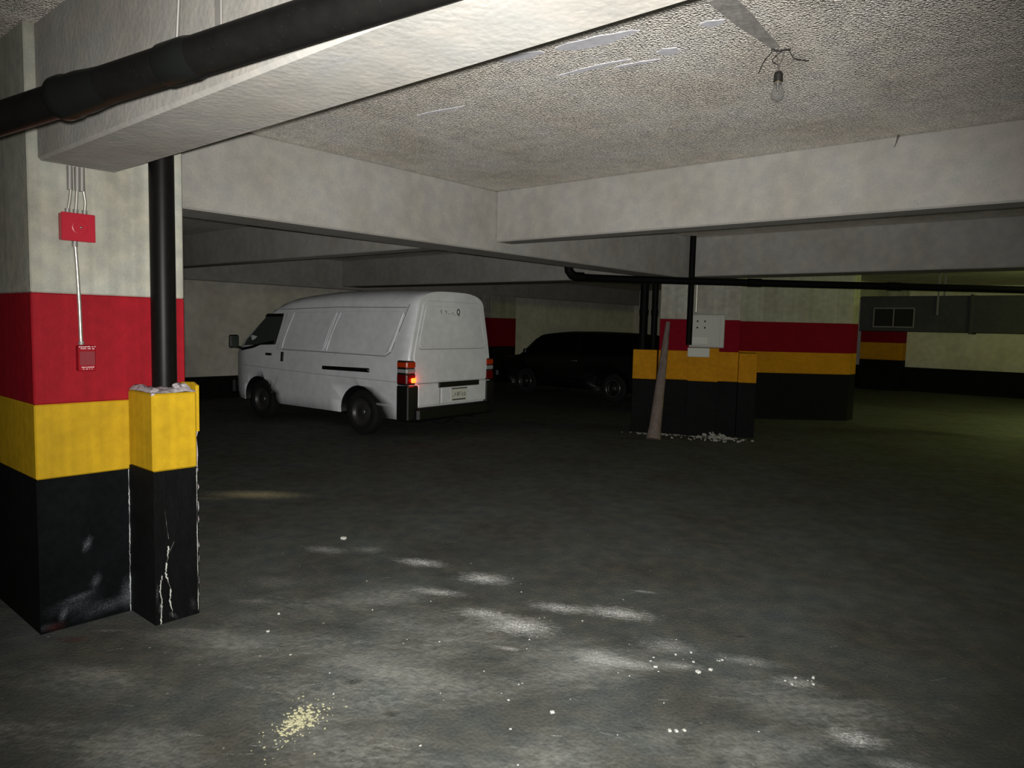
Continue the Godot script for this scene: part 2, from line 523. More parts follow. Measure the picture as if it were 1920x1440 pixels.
	for e in [[Vector3(-4.2, 0, -13.2), Vector3(22, -0.25, -13.2)], [Vector3(-4.2, 0, 5.2), Vector3(22, -0.25, 5.2)]]:
		poly(s2, [e[0], Vector3(e[1].x, 0, e[0].z), e[1], Vector3(e[0].x, e[1].y, e[0].z)], Vector3(0, 0, signf(e[0].z)))
	for x in [-4.2, 22.0]:
		poly(s2, [Vector3(x, 0, -13.2), Vector3(x, 0, 5.2), Vector3(x, -0.25, 5.2), Vector3(x, -0.25, -13.2)], Vector3(signf(x), 0, 0))
	poly(s2, [Vector3(-4.2, -0.25, -13.2), Vector3(22, -0.25, -13.2), Vector3(22, -0.25, 5.2), Vector3(-4.2, -0.25, 5.2)], Vector3.DOWN)
	s2.generate_normals(); s2.generate_tangents()
	s2.commit(am)
	am.surface_set_material(1, mf)
	var fo := MeshInstance3D.new()
	fo.name = "floor"
	fo.mesh = am
	add_child(fo)
	tag(fo, "dark worn asphalt garage floor with chalky white spills", "floor", "", "structure")
	# ceiling slab
	var st := mb()
	bar(st, Vector3(-4.2, CEIL, -13.2), Vector3(22.0, CEIL + 0.25, 5.2))
	var ce := obj("ceiling", st, M.ceiling)
	tag(ce, "rough sprayed concrete ceiling slab with worn smooth patches", "ceiling", "", "structure")
	# smooth patches where the spray has come off, and the plastered chase to the bulb
	var pr := RandomNumberGenerator.new()
	pr.seed = 5
	for p in [[2.71, -2.30, 0.12, 0.04, 0.2], [2.77, -1.92, 0.19, 0.055, 0.15], [3.08, -1.72, 0.06, 0.044, 0.3], [2.91, -1.42, 0.055, 0.033, 0.2], [3.04, -2.13, 0.22, 0.02, 0.1], [3.09, -3.28, 0.18, 0.016, 0.15], [3.12, -1.91, 0.11, 0.017, 0.2]]:
		var pg := PackedVector2Array()
		for k in 14:
			var a := TAU * k / 14.0
			var rr := pr.randf_range(0.7, 1.15)
			pg.append(Vector2(cos(a) * p[2] * rr, sin(a) * p[3] * rr))
		var xf := Transform3D(Basis(Vector3(0.15, 0, 0.99).normalized().rotated(Vector3.UP, p[4] - 0.2), Vector3(0.99, 0, -0.15).normalized().rotated(Vector3.UP, p[4] - 0.2), Vector3.DOWN), Vector3(p[0], CEIL, p[1]))
		var sp := mb()
		plate(sp, pg, xf, 0.003)
		obj("smooth_patch", sp, M.plaster_smooth, ce)
	var sp2 := mb()
	var strip := PackedVector2Array([Vector2(0.0, -0.02), Vector2(0.15, -0.03), Vector2(0.35, -0.05), Vector2(0.62, -0.055), Vector2(0.62, 0.05), Vector2(0.4, 0.045), Vector2(0.2, 0.03), Vector2(0.0, 0.02)])
	plate(sp2, strip, Transform3D(Basis(Vector3(-1, 0, 0.02).normalized(), Vector3(0, 0, 1), Vector3.DOWN), Vector3(3.33, CEIL, -1.31)), 0.003)
	obj("plastered_chase", sp2, M.plaster_grey, ce)
	# outer walls
	st = mb()
	bar(st, Vector3(-4.2, 0.42, -13.2), Vector3(21.6, CEIL, -13.0))
	var w := obj("wall_back", st, M.white_wall)
	tag(w, "white painted back wall behind the parked vehicles with black skirting band", "wall", "", "structure")
	st = mb()
	bar(st, Vector3(-4.2, 0.0, -13.2), Vector3(21.6, 0.42, -12.995))
	obj("black_band", st, M.black, w)
	st = mb()
	bar(st, Vector3(21.6, 0.64, -13.2), Vector3(21.8, CEIL, 5.2))
	w = obj("wall_right", st, M.white_wall)
	tag(w, "white painted end wall at far right above a black band", "wall", "", "structure")
	st = mb()
	bar(st, Vector3(21.595, 0.0, -13.0), Vector3(21.8, 0.64, 5.2))
	obj("black_band", st, M.black, w)
	st = mb()
	bar(st, Vector3(-4.2, 0, -13.0), Vector3(-4.0, CEIL, 5.2))
	tag(obj("wall_left", st, M.white_wall), "plain white wall at the left end of the garage", "wall", "", "structure")
	st = mb()
	bar(st, Vector3(-4.0, 0, 5.0), Vector3(21.6, CEIL, 5.2))
	tag(obj("wall_front", st, M.white_wall), "plain white wall behind the photographer", "wall", "", "structure")

func beam(a: Vector3, b: Vector3, label: String) -> void:
	var st := mb()
	bar(st, a, b, 0.012)
	tag(obj("ceiling_beam", st, M.concrete), label, "beam", "", "structure")

func build_beams() -> void:
	beam(Vector3(1.10, 2.19, -3.78), Vector3(1.43, CEIL, 5.0), "concrete ceiling beam overhead running from the near striped column, beside the black pipe")
	beam(Vector3(1.10, 2.19, -12.8), Vector3(1.43, CEIL, -5.11), "concrete ceiling beam hidden behind the near striped column")
	beam(Vector3(1.755, 2.21, -5.11), Vector3(9.33, CEIL, -4.717), "long concrete ceiling beam running from near striped column towards the far one")
	beam(Vector3(9.85, 2.36, -5.11), Vector3(21.6, CEIL, -4.95), "dark concrete beam beyond the far striped column")
	beam(Vector3(-4.0, 2.21, -5.11), Vector3(1.06, CEIL, -4.717), "concrete ceiling beam left of the near striped column")
	beam(Vector3(5.227, 2.303, -4.717), Vector3(5.46, CEIL, 5.0), "concrete cross beam across the right half, behind the hanging bulb")
	beam(Vector3(5.227, 2.303, -12.8), Vector3(5.46, CEIL, -5.11), "dim concrete cross beam above and left of the white van")
	beam(Vector3(9.33, 2.245, -5.11), Vector3(9.85, CEIL, 5.0), "dim concrete beam behind the thin black pipe, over the far striped column")
	beam(Vector3(9.33, 2.245, -12.8), Vector3(9.85, CEIL, -5.11), "dark concrete beam above the white van's rear")
	beam(Vector3(-4.0, 2.19, -13.0), Vector3(14.0, CEIL, -12.8), "dark concrete beam along the top of the white back wall")
	beam(Vector3(14.0, 2.29, -13.0), Vector3(21.6, CEIL, -12.8), "dark concrete beam on the back wall above the dark car")

# a box whose front (+z) face carries its own picture
func pictured(called: String, a: Vector3, b: Vector3, im: Image, side_mat: Material, rough: float, parent: Node) -> MeshInstance3D:
	var am := ArrayMesh.new()
	var st := mb()
	st.set_smooth_group(-1)
	var lo := Vector3(minf(a.x, b.x), minf(a.y, b.y), minf(a.z, b.z))
	var hi := Vector3(maxf(a.x, b.x), maxf(a.y, b.y), maxf(a.z, b.z))
	for q in [[0, 1], [1, 1], [1, 0], [0, 1], [1, 0], [0, 0]]:
		st.set_uv(Vector2(q[0], 1 - q[1]))
		st.add_vertex(Vector3(lo.x + (hi.x - lo.x) * q[0], lo.y + (hi.y - lo.y) * q[1], hi.z))
	st.generate_normals()
	st.commit(am)
	var m := mat(Color.WHITE, rough)
	m.metallic_specular = 0.15
	m.albedo_texture = ImageTexture.create_from_image(im)
	am.surface_set_material(0, m)
	st = mb()
	st.set_smooth_group(-1)
	var X := [lo.x, hi.x]; var Y := [lo.y, hi.y]
	poly(st, [Vector3(lo.x, lo.y, lo.z), Vector3(hi.x, lo.y, lo.z), Vector3(hi.x, hi.y, lo.z), Vector3(lo.x, hi.y, lo.z)], Vector3.FORWARD)
	for k in 2:
		poly(st, [Vector3(X[k], lo.y, lo.z), Vector3(X[k], hi.y, lo.z), Vector3(X[k], hi.y, hi.z), Vector3(X[k], lo.y, hi.z)], Vector3(k * 2 - 1, 0, 0))
		poly(st, [Vector3(lo.x, Y[k], lo.z), Vector3(hi.x, Y[k], lo.z), Vector3(hi.x, Y[k], hi.z), Vector3(lo.x, Y[k], hi.z)], Vector3(0, k * 2 - 1, 0))
	st.generate_normals()
	st.commit(am)
	am.surface_set_material(1, side_mat)
	var mi := MeshInstance3D.new()
	mi.name = called
	mi.mesh = am
	parent.add_child(mi, true)
	return mi

func build_near_column() -> void:
	var x0 := 1.06; var x1 := 1.755; var zf := -3.78; var zb := -5.11
	var O := Vector3((x0 + x1) * 0.5, 0, (zf + zb) * 0.5)
	var c := thing("striped_column", "near concrete column at left painted black, yellow and red below bare concrete", "column", O, 0.0, "", "structure")
	var seg := func(called: String, y0: float, y1: float, m: Material, g := 0.0) -> void:
		var st := mb()
		bar(st, Vector3(x0 - g, y0, zb - g) - O, Vector3(x1 + g, y1, zf + g) - O, 0.006)
		obj(called, st, m, c)
	seg.call("shaft", 1.60, CEIL, M.column)
	seg.call("red_band", 1.085, 1.60, M.red, 0.001)
	seg.call("yellow_band", 0.735, 1.085, M.yellow, 0.001)
	# black base: scuffed front
	var im := mottle(512, Color(0.06, 0.065, 0.07), 0.15, 0.18, 0.08, 0.15, 401)
	var n := noise(0.05, 77)
	var ps := func(x: float, y: float) -> Vector2: return Vector2((x - x0) / (x1 - x0) * 512.0, (0.735 - y) / 0.735 * 512.0)
	var scuff := Color(0.50, 0.52, 0.55)
	for s in [[1.265, 0.39, 30, 15, -1.1, 0.45], [1.30, 0.20, 30, 18, -1.2, 0.35], [1.23, 0.14, 60, 14, -0.1, 0.35], [1.20, 0.10, 90, 30, 0.0, 0.25], [1.36, 0.06, 120, 26, -0.1, 0.3], [1.155, 0.07, 26, 14, -1.2, 0.45], [1.45, 0.10, 30, 60, 0.0, 0.4], [1.08, 0.03, 30, 14, 0.0, 0.25]]:
		dab(im, n, ps.call(s[0], s[1]), Vector2(s[2], s[3]) * 1.35, s[4], scuff, s[5] * 1.3, 0.5)
	dab(im, n, ps.call(1.12, 0.02), Vector2(50, 22), 0.0, Color(0.34, 0.15, 0.14), 0.6, 0.6)
	scratch(im, [ps.call(1.461, 0.735), ps.call(1.462, 0.55), ps.call(1.460, 0.30), ps.call(1.458, 0.0)], 1.6, Color(0.85, 0.86, 0.86), 3, 1.5)
	pictured("black_base", Vector3(x0 - 0.002, 0, zb) - O, Vector3(x1 + 0.002, 0.735, zf + 0.002) - O, im, M.black, 0.7, c)
	# ---- pipe guard: a rendered box round the foot of the pipe
	var gx0 := 1.465; var gx1 := 1.682; var gz := -3.5
	var G := Vector3((gx0 + gx1) * 0.5, 0, (gz + zf) * 0.5 + 0.001)
	var gd := thing("pipe_guard", "yellow and black rendered box guarding the pipe foot on near column", "pipe guard", G)
	var st := mb()
	bar(st, Vector3(gx0, 0.757, zf + 0.003) - G, Vector3(gx1, 1.135, gz) - G, 0.008)
	obj("yellow_band", st, M.yellow, gd)
	st = mb()   # raised lip on its right side
	var lip := PackedVector2Array([Vector2(0.0, -0.2), Vector2(0.25, -0.2), Vector2(0.25, 0.03), Vector2(0.2, 0.045), Vector2(0.1, 0.04), Vector2(0.05, 0.025), Vector2(0.0, 0.03)])
	plate(st, lip, Transform3D(Basis(Vector3.BACK, Vector3.UP, Vector3.LEFT), Vector3(gx1 + 0.016, 1.135, zf + 0.02) - G), 0.016, 0.003)
	obj("side_lip", st, M.yellow, gd)
	var gim := mottle(512, Color(0.06, 0.065, 0.064), 0.15, 0.18, 0.08, 0.15, 411)
	var gs := func(x: float, y: float) -> Vector2: return Vector2((x - gx0) / (gx1 - gx0) * 512.0, (0.757 - y) / 0.757 * 512.0)
	var chalk := Color(0.80, 0.80, 0.77)
	scratch(gim, [gs.call(1.518, 0.56), gs.call(1.524, 0.49), gs.call(1.533, 0.42)], 3.0, chalk * 0.7, 4)
	scratch(gim, [gs.call(1.531, 0.38), gs.call(1.520, 0.30), gs.call(1.515, 0.25), gs.call(1.539, 0.163), gs.call(1.533, 0.11), gs.call(1.548, 0.02)], 7.0, chalk, 5, 16.0)
	scratch(gim, [gs.call(1.497, 0.24), gs.call(1.490, 0.16), gs.call(1.497, 0.09), gs.call(1.488, 0.0)], 6.5, chalk, 6, 16.0)
	scratch(gim, [gs.call(1.525, 0.33), gs.call(1.56, 0.40)], 1.6, chalk * 0.5, 8)
	scratch(gim, [gs.call(1.677, 0.75), gs.call(1.676, 0.4), gs.call(1.677, 0.02)], 4.5, chalk * 0.9, 7)
	for s in [[1.475, 0.16, 26, 50, 0.45], [1.49, 0.08, 40, 30, 0.5], [1.55, 0.03, 90, 14, 0.4], [1.65, 0.06, 70, 30, 0.25]]:
		dab(gim, n, gs.call(s[0], s[1]), Vector2(s[2], s[3]), 0.2, Color(0.55, 0.56, 0.57), s[4], 0.7)
	pictured("black_base", Vector3(gx0, 0, zf + 0.003) - G, Vector3(gx1, 0.757, gz) - G, gim, M.black, 0.7, gd)
	# broken edge of bare render down the right side
	st = mb()
	var er := RandomNumberGenerator.new()
	er.seed = 31
	var jag := PackedVector2Array([Vector2(-0.03, 0.0), Vector2(-0.03, 1.0)])
	for k in 36: jag.append(Vector2(er.randf_range(-0.004, 0.02) - 0.012 * absf(sin(k * 0.9)), 1.0 - k / 36.0))
	plate(st, jag, Transform3D(Basis(Vector3.BACK, Vector3.UP, Vector3.LEFT), Vector3(gx1 + 0.010, 0.04, gz - 0.022) - G), 0.010)
	obj("chipped_render", st, M.mortar, gd)
	# ragged mortar bed on top
	st = mb()
	var nn := noise(9.0, 12)
	var N := 14
	var hgt := func(i: int, j: int) -> Vector3:
		var u := float(i) / N; var v := float(j) / N
		var h := 0.006 + 0.030 * absf(nn.get_noise_2d(u * 0.22 * 60, v * 0.28 * 60)) + 0.016 * clampf(sin(u * 7.0 + v * 3.0), 0.0, 1.0)
		if i == 0 or j == 0 or i == N or j == N: h *= 0.25
		return Vector3(lerpf(gx0 - 0.001, gx1 - 0.002, u), 1.134 + h, lerpf(zf + 0.006, gz + 0.004, v)) - G
	st.set_smooth_group(1)
	for i in N:
		for j in N:
			poly(st, [hgt.call(i, j), hgt.call(i + 1, j), hgt.call(i + 1, j + 1), hgt.call(i, j + 1)], Vector3.UP)
	for lump in [[1.60, 0.024, -3.535, 0.05, 0.02, 0.03], [1.645, 0.022, -3.54, 0.045, 0.022, 0.03], [1.475, -0.005, -3.512, 0.022, 0.02, 0.02], [1.66, 0.018, -3.60, 0.03, 0.02, 0.05], [1.49, 0.012, -3.53, 0.04, 0.012, 0.03]]:
		box(st, Vector3(lump[0], 1.135 + lump[1], lump[2]) - G, Vector3(lump[3], lump[4], lump[5]), 0.007, Basis(Vector3(0.3, 1, 0.4).normalized(), lump[0] * 9.0))
	obj("mortar_bed", st, M.mortar, gd)
	# ---- vertical black drain pipe
	st = mb()
	var pc := Vector3(1.614, 0, -3.702)
	var dp := thing("drain_pipe", "black vertical drain pipe standing against the near column", "pipe", pc + Vector3(0, 1.15, 0))
	tube(st, [Vector3(0, 0.0, 0), Vector3(0, CEIL - 1.15, 0)], 0.0585, 28)
	obj("pipe", st, M.pvc, dp)
	st = mb()
	lathe(st, [Vector2(0.0595, 0.0), Vector2(0.065, 0.002), Vector2(0.0655, 0.07), Vector2(0.062, 0.08), Vector2(0.0586, 0.082)], Transform3D(Basis.IDENTITY, Vector3(0, 1.40, 0)), 28)
	obj("collar", st, M.pipe_joint, dp)
	# ---- red junction box with conduits
	var jb := thing("junction_box", "red square junction box on the bare part of near column", "junction box", Vector3(1.246, 1.845, zf + 0.001))
	st = mb()
	box(st, Vector3(0, 0.062, 0.022), Vector3(0.138, 0.124, 0.044), 0.004)
	obj("body", st, M.box_red, jb)
	st = mb()
	box(st, Vector3(0, 0.062, 0.047), Vector3(0.142, 0.128, 0.006), 0.002)
	obj("cover", st, M.box_red, jb)
	st = mb()
	lathe(st, [Vector2(0.034, 0.0), Vector2(0.034, 0.002), Vector2(0.03, 0.003), Vector2(0.0, 0.003)], Transform3D(Basis(Vector3.RIGHT, PI / 2), Vector3(0.005, 0.062, 0.05)), 20, true)
	obj("blank_disc", st, M.box_red, jb)
	st = mb()
	lathe(st, [Vector2(0.0055, 0.0), Vector2(0.005, 0.004), Vector2(0.0, 0.006)], Transform3D(Basis(Vector3.RIGHT, PI / 2), Vector3(0.008, 0.062, 0.053)), 12)
	obj("screw", st, M.chrome, jb)
	var cz := zf + 0.016
	var runs := [[Vector3(1.225, 2.188, cz), Vector3(1.228, 2.08, cz), Vector3(1.222, 2.03, cz), Vector3(1.212, 1.97, cz)], [Vector3(1.256, 2.188, cz), Vector3(1.254, 2.08, cz), Vector3(1.246, 1.97, cz)], [Vector3(1.276, 2.188, cz), Vector3(1.282, 2.08, cz), Vector3(1.288, 2.03, cz), Vector3(1.284, 1.97, cz)], [Vector3(1.239, 1.844, cz), Vector3(1.246, 1.72, cz), Vector3(1.252, 1.55, cz), Vector3(1.256, 1.362, cz)]]
	var cl := ["leftmost of three short metal conduits above the red junction box", "middle of three short metal conduits above the red junction box", "rightmost of three short metal conduits above the red junction box", "long thin metal conduit running down from the red junction box"]
	for k in 4:
		var P0: Vector3 = runs[k][-1]
		var cd := thing("metal_conduit", cl[k], "conduit", P0, 0.0, "conduits on the near column")
		st = mb()
		var pts := []
		for p in runs[k]: pts.append(p - P0)
		tube(st, pts, 0.0075 if k < 3 else 0.009, 12)
		obj("tube", st, M.galv, cd)
		st = mb()
		if k < 3:
			tube(st, [pts[0] - Vector3(0, 0.11, 0) + (pts[1] - pts[0]) * 0.0, pts[0] - Vector3(0, 0.002, 0)], [0.0125, 0.0125], 12)
			obj("coupling", st, M.galv_dull, cd)
			st = mb()
			tube(st, [Vector3(0, 0.0, 0), Vector3(0, 0.022, 0)], 0.0115, 12)
		else:
			tube(st, [Vector3(0, 0.0, 0), Vector3(0, 0.016, 0)], 0.0125, 12)
			obj("coupling", st, M.galv_dull, cd)
			st = mb()
			tube(st, [pts[0] - Vector3(0, 0.025, 0), pts[0]], 0.0125, 12)
		obj("coupling", st, M.galv_dull, cd)
	# white smear of plaster round the conduit heads
	# outlet plate, painted over in red, with rows of worn white print
	var op := thing("outlet_cover", "small red painted-over switch plate with worn white print under the conduit", "switch plate", Vector3(1.273, 1.236, zf + 0.002))
	st = mb()
	box(st, Vector3(0, 0.062, 0.018), Vector3(0.076, 0.122, 0.036), 0.004)
	obj("body", st, M.red, op)
	st = mb()
	box(st, Vector3(0, 0.062, 0.0375), Vector3(0.066, 0.066, 0.003), 0.001)
	obj("plate", st, mat(Color(0.50, 0.20, 0.22), 0.3), op)
	st = mb()
	var lr := RandomNumberGenerator.new()
	lr.seed = 17
	for row in [[0.117, 0.070], [0.108, 0.055], [0.020, 0.050], [0.011, 0.040]]:
		var x: float = -row[1] * 0.5
		while x < row[1] * 0.5:
			var w := lr.randf_range(0.002, 0.005)
			if lr.randf() < 0.8: box(st, Vector3(x + w * 0.5, row[0] + lr.randf_range(-0.0008, 0.0008), 0.0363), Vector3(w, lr.randf_range(0.003, 0.005), 0.0008))
			x += w + 0.0015
	obj("print", st, M.letter_white, op).set_meta("kind", "stuff")

func build_overhead_pipe() -> void:
	var L := Vector3(0.630, 2.05, -2.476)
	var R := Vector3(0.946, 2.158, -1.382)
	var at := func(t: float) -> Vector3: return L + (R - L) * t
	var p := thing("overhead_pipe", "thick black drain pipe with couplings crossing the top left below the beam", "pipe", at.call(0.5))
	var o: Vector3 = p.position
	var st := mb()
	tube(st, [at.call(-0.9) - o, at.call(0.30) - o], 0.044, 28)
	obj("pipe", st, M.pvc, p)
	st = mb()
	tube(st, [at.call(0.36) - o, at.call(1.32) - o], 0.0465, 28)
	obj("pipe", st, M.pvc, p)
	st = mb()   # bell mouth
	tube(st, [at.call(0.235) - o, at.call(0.245) - o, at.call(0.27) - o, at.call(0.285) - o, at.call(0.325) - o, at.call(0.36) - o, at.call(0.40) - o], [0.052, 0.0575, 0.0575, 0.0535, 0.0535, 0.0495, 0.0465], 32)
	obj("coupling", st, M.pipe_joint, p)
	st = mb()
	tube(st, [at.call(0.585) - o, at.call(0.592) - o, at.call(0.66) - o, at.call(0.68) - o], [0.0468, 0.0505, 0.0505, 0.0468], 32)
	obj("coupling", st, M.pipe_joint, p)
	# two hangers from the slab
	var h := thing("pipe_hanger", "flat metal strap holding the overhead black pipe from the ceiling", "hanger", at.call(0.74) + Vector3(0, 0.0475, 0))
	st = mb()
	var len: float = CEIL - h.position.y
	box(st, Vector3(0, len * 0.5, 0), Vector3(0.004, len, 0.026), 0.001)
	obj("strap", st, M.galv_dull, h)
	st = mb()
	box(st, Vector3(0, len - 0.004, 0), Vector3(0.04, 0.008, 0.04), 0.002)
	obj("anchor", st, M.galv_dull, h)
	var w := thing("hanger_wire", "thin bent wire hanging from ceiling behind the overhead black pipe", "wire", at.call(0.62) + Vector3(0.0, 0.055, 0.0))
	st = mb()
	var l2: float = CEIL - w.position.y
	tube(st, [Vector3(0, 0, 0), Vector3(0.01, l2 * 0.4, 0.01), Vector3(0.03, l2 * 0.8, 0.05), Vector3(0.03, l2, 0.06)], 0.003, 8)
	obj("wire", st, M.galv_dull, w)

func curve_pts(ctrl: Array, n := 16) -> Array:
	var c := Curve3D.new()
	for i in ctrl.size():
		var t := Vector3.ZERO
		if i > 0 and i < ctrl.size() - 1: t = (ctrl[i + 1] - ctrl[i - 1]) / 5.0
		c.add_point(ctrl[i], -t, t)
	var out := []
	for k in n + 1: out.append(c.sample_baked(c.get_baked_length() * k / n, true))
	return out

func build_bulb() -> void:
	var A := Vector3(3.345, 2.556, -1.30)
	var K := 1.09
	var b := thing("hanging_bulb", "clear unlit light bulb in a black socket hanging by wires from ceiling", "light bulb", A)
	var st := mb()
	lathe(st, [Vector2(0.0, 0.0), Vector2(0.012, 0.002), Vector2(0.021, 0.009), Vector2(0.0265, 0.020), Vector2(0.0275, 0.030), Vector2(0.025, 0.042), Vector2(0.019, 0.055), Vector2(0.0155, 0.066), Vector2(0.0145, 0.074)], Transform3D.IDENTITY, 32)
	obj("glass_bulb", st, M.bulb_glass, b)
	st = mb()
	lathe(st, [Vector2(0.0145, 0.070), Vector2(0.0145, 0.084), Vector2(0.0, 0.085)], Transform3D.IDENTITY, 20, true)
	obj("screw_cap", st, M.brass, b)
	st = mb()
	lathe(st, [Vector2(0.0, 0.036), Vector2(0.004, 0.040), Vector2(0.006, 0.058), Vector2(0.010, 0.074)], Transform3D.IDENTITY, 12)
	tube(st, [Vector3(0.002, 0.038, 0), Vector3(0.010, 0.030, 0.0), Vector3(0.004, 0.028, 0.006), Vector3(-0.004, 0.028, 0.006), Vector3(-0.010, 0.030, 0), Vector3(-0.002, 0.038, 0)], 0.0008, 6)
	obj("filament_stem", st, M.filament, b)
	st = mb()
	lathe(st, [Vector2(0.0, 0.079), Vector2(0.0165, 0.079), Vector2(0.019, 0.081), Vector2(0.019, 0.090), Vector2(0.0185, 0.091), Vector2(0.0185, 0.106), Vector2(0.017, 0.110), Vector2(0.015, 0.118), Vector2(0.0, 0.118)], Transform3D.IDENTITY, 24, true)
	box(st, Vector3(0.012, 0.118, 0.0), Vector3(0.012, 0.014, 0.014), 0.002)
	obj("socket", st, M.socket, b)
	var top := (CEIL - A.y) / K
	var rt := Vector3(0.65, 0, 0.76)
	var cs := [
		[[Vector3(0, 0.112, 0), rt * 0.004 + Vector3(0, 0.15, 0), rt * 0.018 + Vector3(0, 0.19, 0), rt * 0.020 + Vector3(0, top, 0)], 0.0026, M.wire_white],
		[[Vector3(0, 0.112, 0), rt * -0.004 + Vector3(0, 0.15, 0), rt * -0.010 + Vector3(0, 0.185, 0), rt * -0.006 + Vector3(0, top, 0)], 0.0026, M.wire_white],
		[[Vector3(0, 0.112, 0), rt * -0.002 + Vector3(0, 0.145, 0), rt * -0.022 + Vector3(0, 0.155, 0.0), rt * -0.028 + Vector3(0, 0.168, 0), rt * 0.0 + Vector3(0, 0.195, 0), rt * 0.028 + Vector3(0, top, 0)], 0.0022, M.wire],
		[[rt * -0.03 + Vector3(0, top, 0), rt * -0.035 + Vector3(0, 0.195, 0), rt * -0.06 + Vector3(0, 0.165, 0), rt * -0.075 + Vector3(0, 0.135, 0), rt * -0.083 + Vector3(0, 0.112, 0)], 0.0022, M.wire],
		[[rt * 0.035 + Vector3(0, top, 0), rt * 0.045 + Vector3(0, 0.198, 0), rt * 0.062 + Vector3(0, 0.175, 0), rt * 0.09 + Vector3(0, 0.170, 0), rt * 0.125 + Vector3(0, 0.166, 0)], 0.0024, M.wire],
		[[rt * -0.035 + Vector3(0, top - 0.002, 0), rt * -0.01 + Vector3(0, 0.203, 0.0), rt * 0.02 + Vector3(0, 0.207, 0), rt * 0.045 + Vector3(0, top - 0.003, 0)], 0.004, M.wire]]
	for q in cs:
		st = mb()
		tube(st, curve_pts(q[0]), q[1], 8)
		obj("wire", st, q[2], b)
	b.scale = Vector3.ONE * K

# ---------------------------------------------------------------- the van
const VW := 1.72
func van_inset(y: float) -> float:
	if y < 0.45: return 0.018 * (0.45 - y) / 0.18
	if y < 0.95: return 0.0
	if y < 1.15: return 0.022 * (y - 0.95) / 0.2
	return 0.022 + (y - 1.15) * 0.235

func van_top(s: float) -> float:
	var k := [[-0.9, 1.925], [-0.75, 1.945], [-0.3, 1.96], [0.6, 1.955], [1.2, 1.925], [1.7, 1.865], [1.95, 1.80], [2.1, 1.715], [2.3, 1.555], [2.55, 1.33], [2.72, 1.175], [2.85, 1.10], [2.96, 1.05], [3.01, 0.98], [3.04, 0.90]]
	for i in k.size() - 1:
		if s <= k[i + 1][0]: return lerpf(k[i][1], k[i + 1][1], (s - k[i][0]) / (k[i + 1][0] - k[i][0]))
	return 0.9

func van_plan(s: float) -> float:
	if s < -0.76:
		var d := clampf((-0.76 - s) / 0.13, 0.0, 1.0)
		return 0.085 * (1.0 - sqrt(maxf(0.0, 1.0 - d * d * 0.97)))
	if s > 2.55:
		var d := (s - 2.55) / 0.49
		return 0.15 * d * d
	return 0.0

func van_ring(s: float) -> Array:
	var yt := van_top(s)
	var ys := minf(1.71, yt - 0.19 if s < 2.0 else lerpf(yt - 0.19, yt - 0.05, clampf((s - 2.0) / 0.5, 0.0, 1.0)))
	var yb := 0.27
	if s > 2.9: yb = lerpf(0.27, 0.33, (s - 2.9) / 0.14)
	var left := []
	for t in [0.0, 0.12, 0.27, 0.42, 0.56, 0.70, 0.85, 1.0]:
		var y := lerpf(yb, ys, t)
		left.append(Vector2(van_inset(y) + van_plan(s), y))
	var e: Vector2 = left[-1]
	for k in range(1, 9):
		var a := PI * 0.5 * k / 8.0
		left.append(Vector2(VW * 0.5 - (VW * 0.5 - e.x) * pow(cos(a), 0.62) if k < 8 else VW * 0.5, e.y + (yt - e.y) * pow(sin(a), 0.85)))
	var ring := []
	for p in left: ring.append(Vector3(p.x, p.y, -s))
	for i in range(left.size() - 2, -1, -1): ring.append(Vector3(VW - left[i].x, left[i].y, -s))
	return ring

func wheel(parent: Node3D, at: Vector3, r: float, w: float, out: float, rim_mat: Material, hub_mat: Material) -> void:
	# axis along x; out = -1 faces the left side
	var wn := Node3D.new()
	wn.name = "wheel"
	parent.add_child(wn, true)
	wn.position = at
	var xf := Transform3D(Basis(Vector3.BACK, -out * PI / 2), Vector3.ZERO)
	var st := mb()
	lathe(st, [Vector2(r * 0.58, -w * 0.45), Vector2(r * 0.80, -w * 0.5), Vector2(r * 0.95, -w * 0.46), Vector2(r, -w * 0.34), Vector2(r, w * 0.34), Vector2(r * 0.95, w * 0.46), Vector2(r * 0.80, w * 0.5), Vector2(r * 0.62, w * 0.46), Vector2(r * 0.58, w * 0.36)], xf, 40)
	obj("tire", st, M.rubber, wn)
	st = mb()
	lathe(st, [Vector2(r * 0.61, w * 0.45), Vector2(r * 0.60, w * 0.47), Vector2(r * 0.56, w * 0.42), Vector2(r * 0.53, w * 0.22), Vector2(r * 0.40, w * 0.14), Vector2(r * 0.30, w * 0.24), Vector2(r * 0.20, w * 0.26)], xf, 36)
	lathe(st, [Vector2(r * 0.20, w * 0.26), Vector2(0.0, w * 0.2)], xf, 24)
	obj("rim", st, rim_mat, wn)
	st = mb()
	lathe(st, [Vector2(r * 0.20, w * 0.25), Vector2(r * 0.19, w * 0.36), Vector2(r * 0.12, w * 0.42), Vector2(0.0, w * 0.43)], xf, 20)
	for k in 5:
		var a := TAU * k / 5.0
		lathe(st, [Vector2(r * 0.035, w * 0.2), Vector2(r * 0.035, w * 0.30), Vector2(0, w * 0.31)], xf * Transform3D(Basis.IDENTITY, Vector3(cos(a), 0, sin(a)) * r * 0.30), 8, true)
	obj("hub", st, hub_mat, wn)

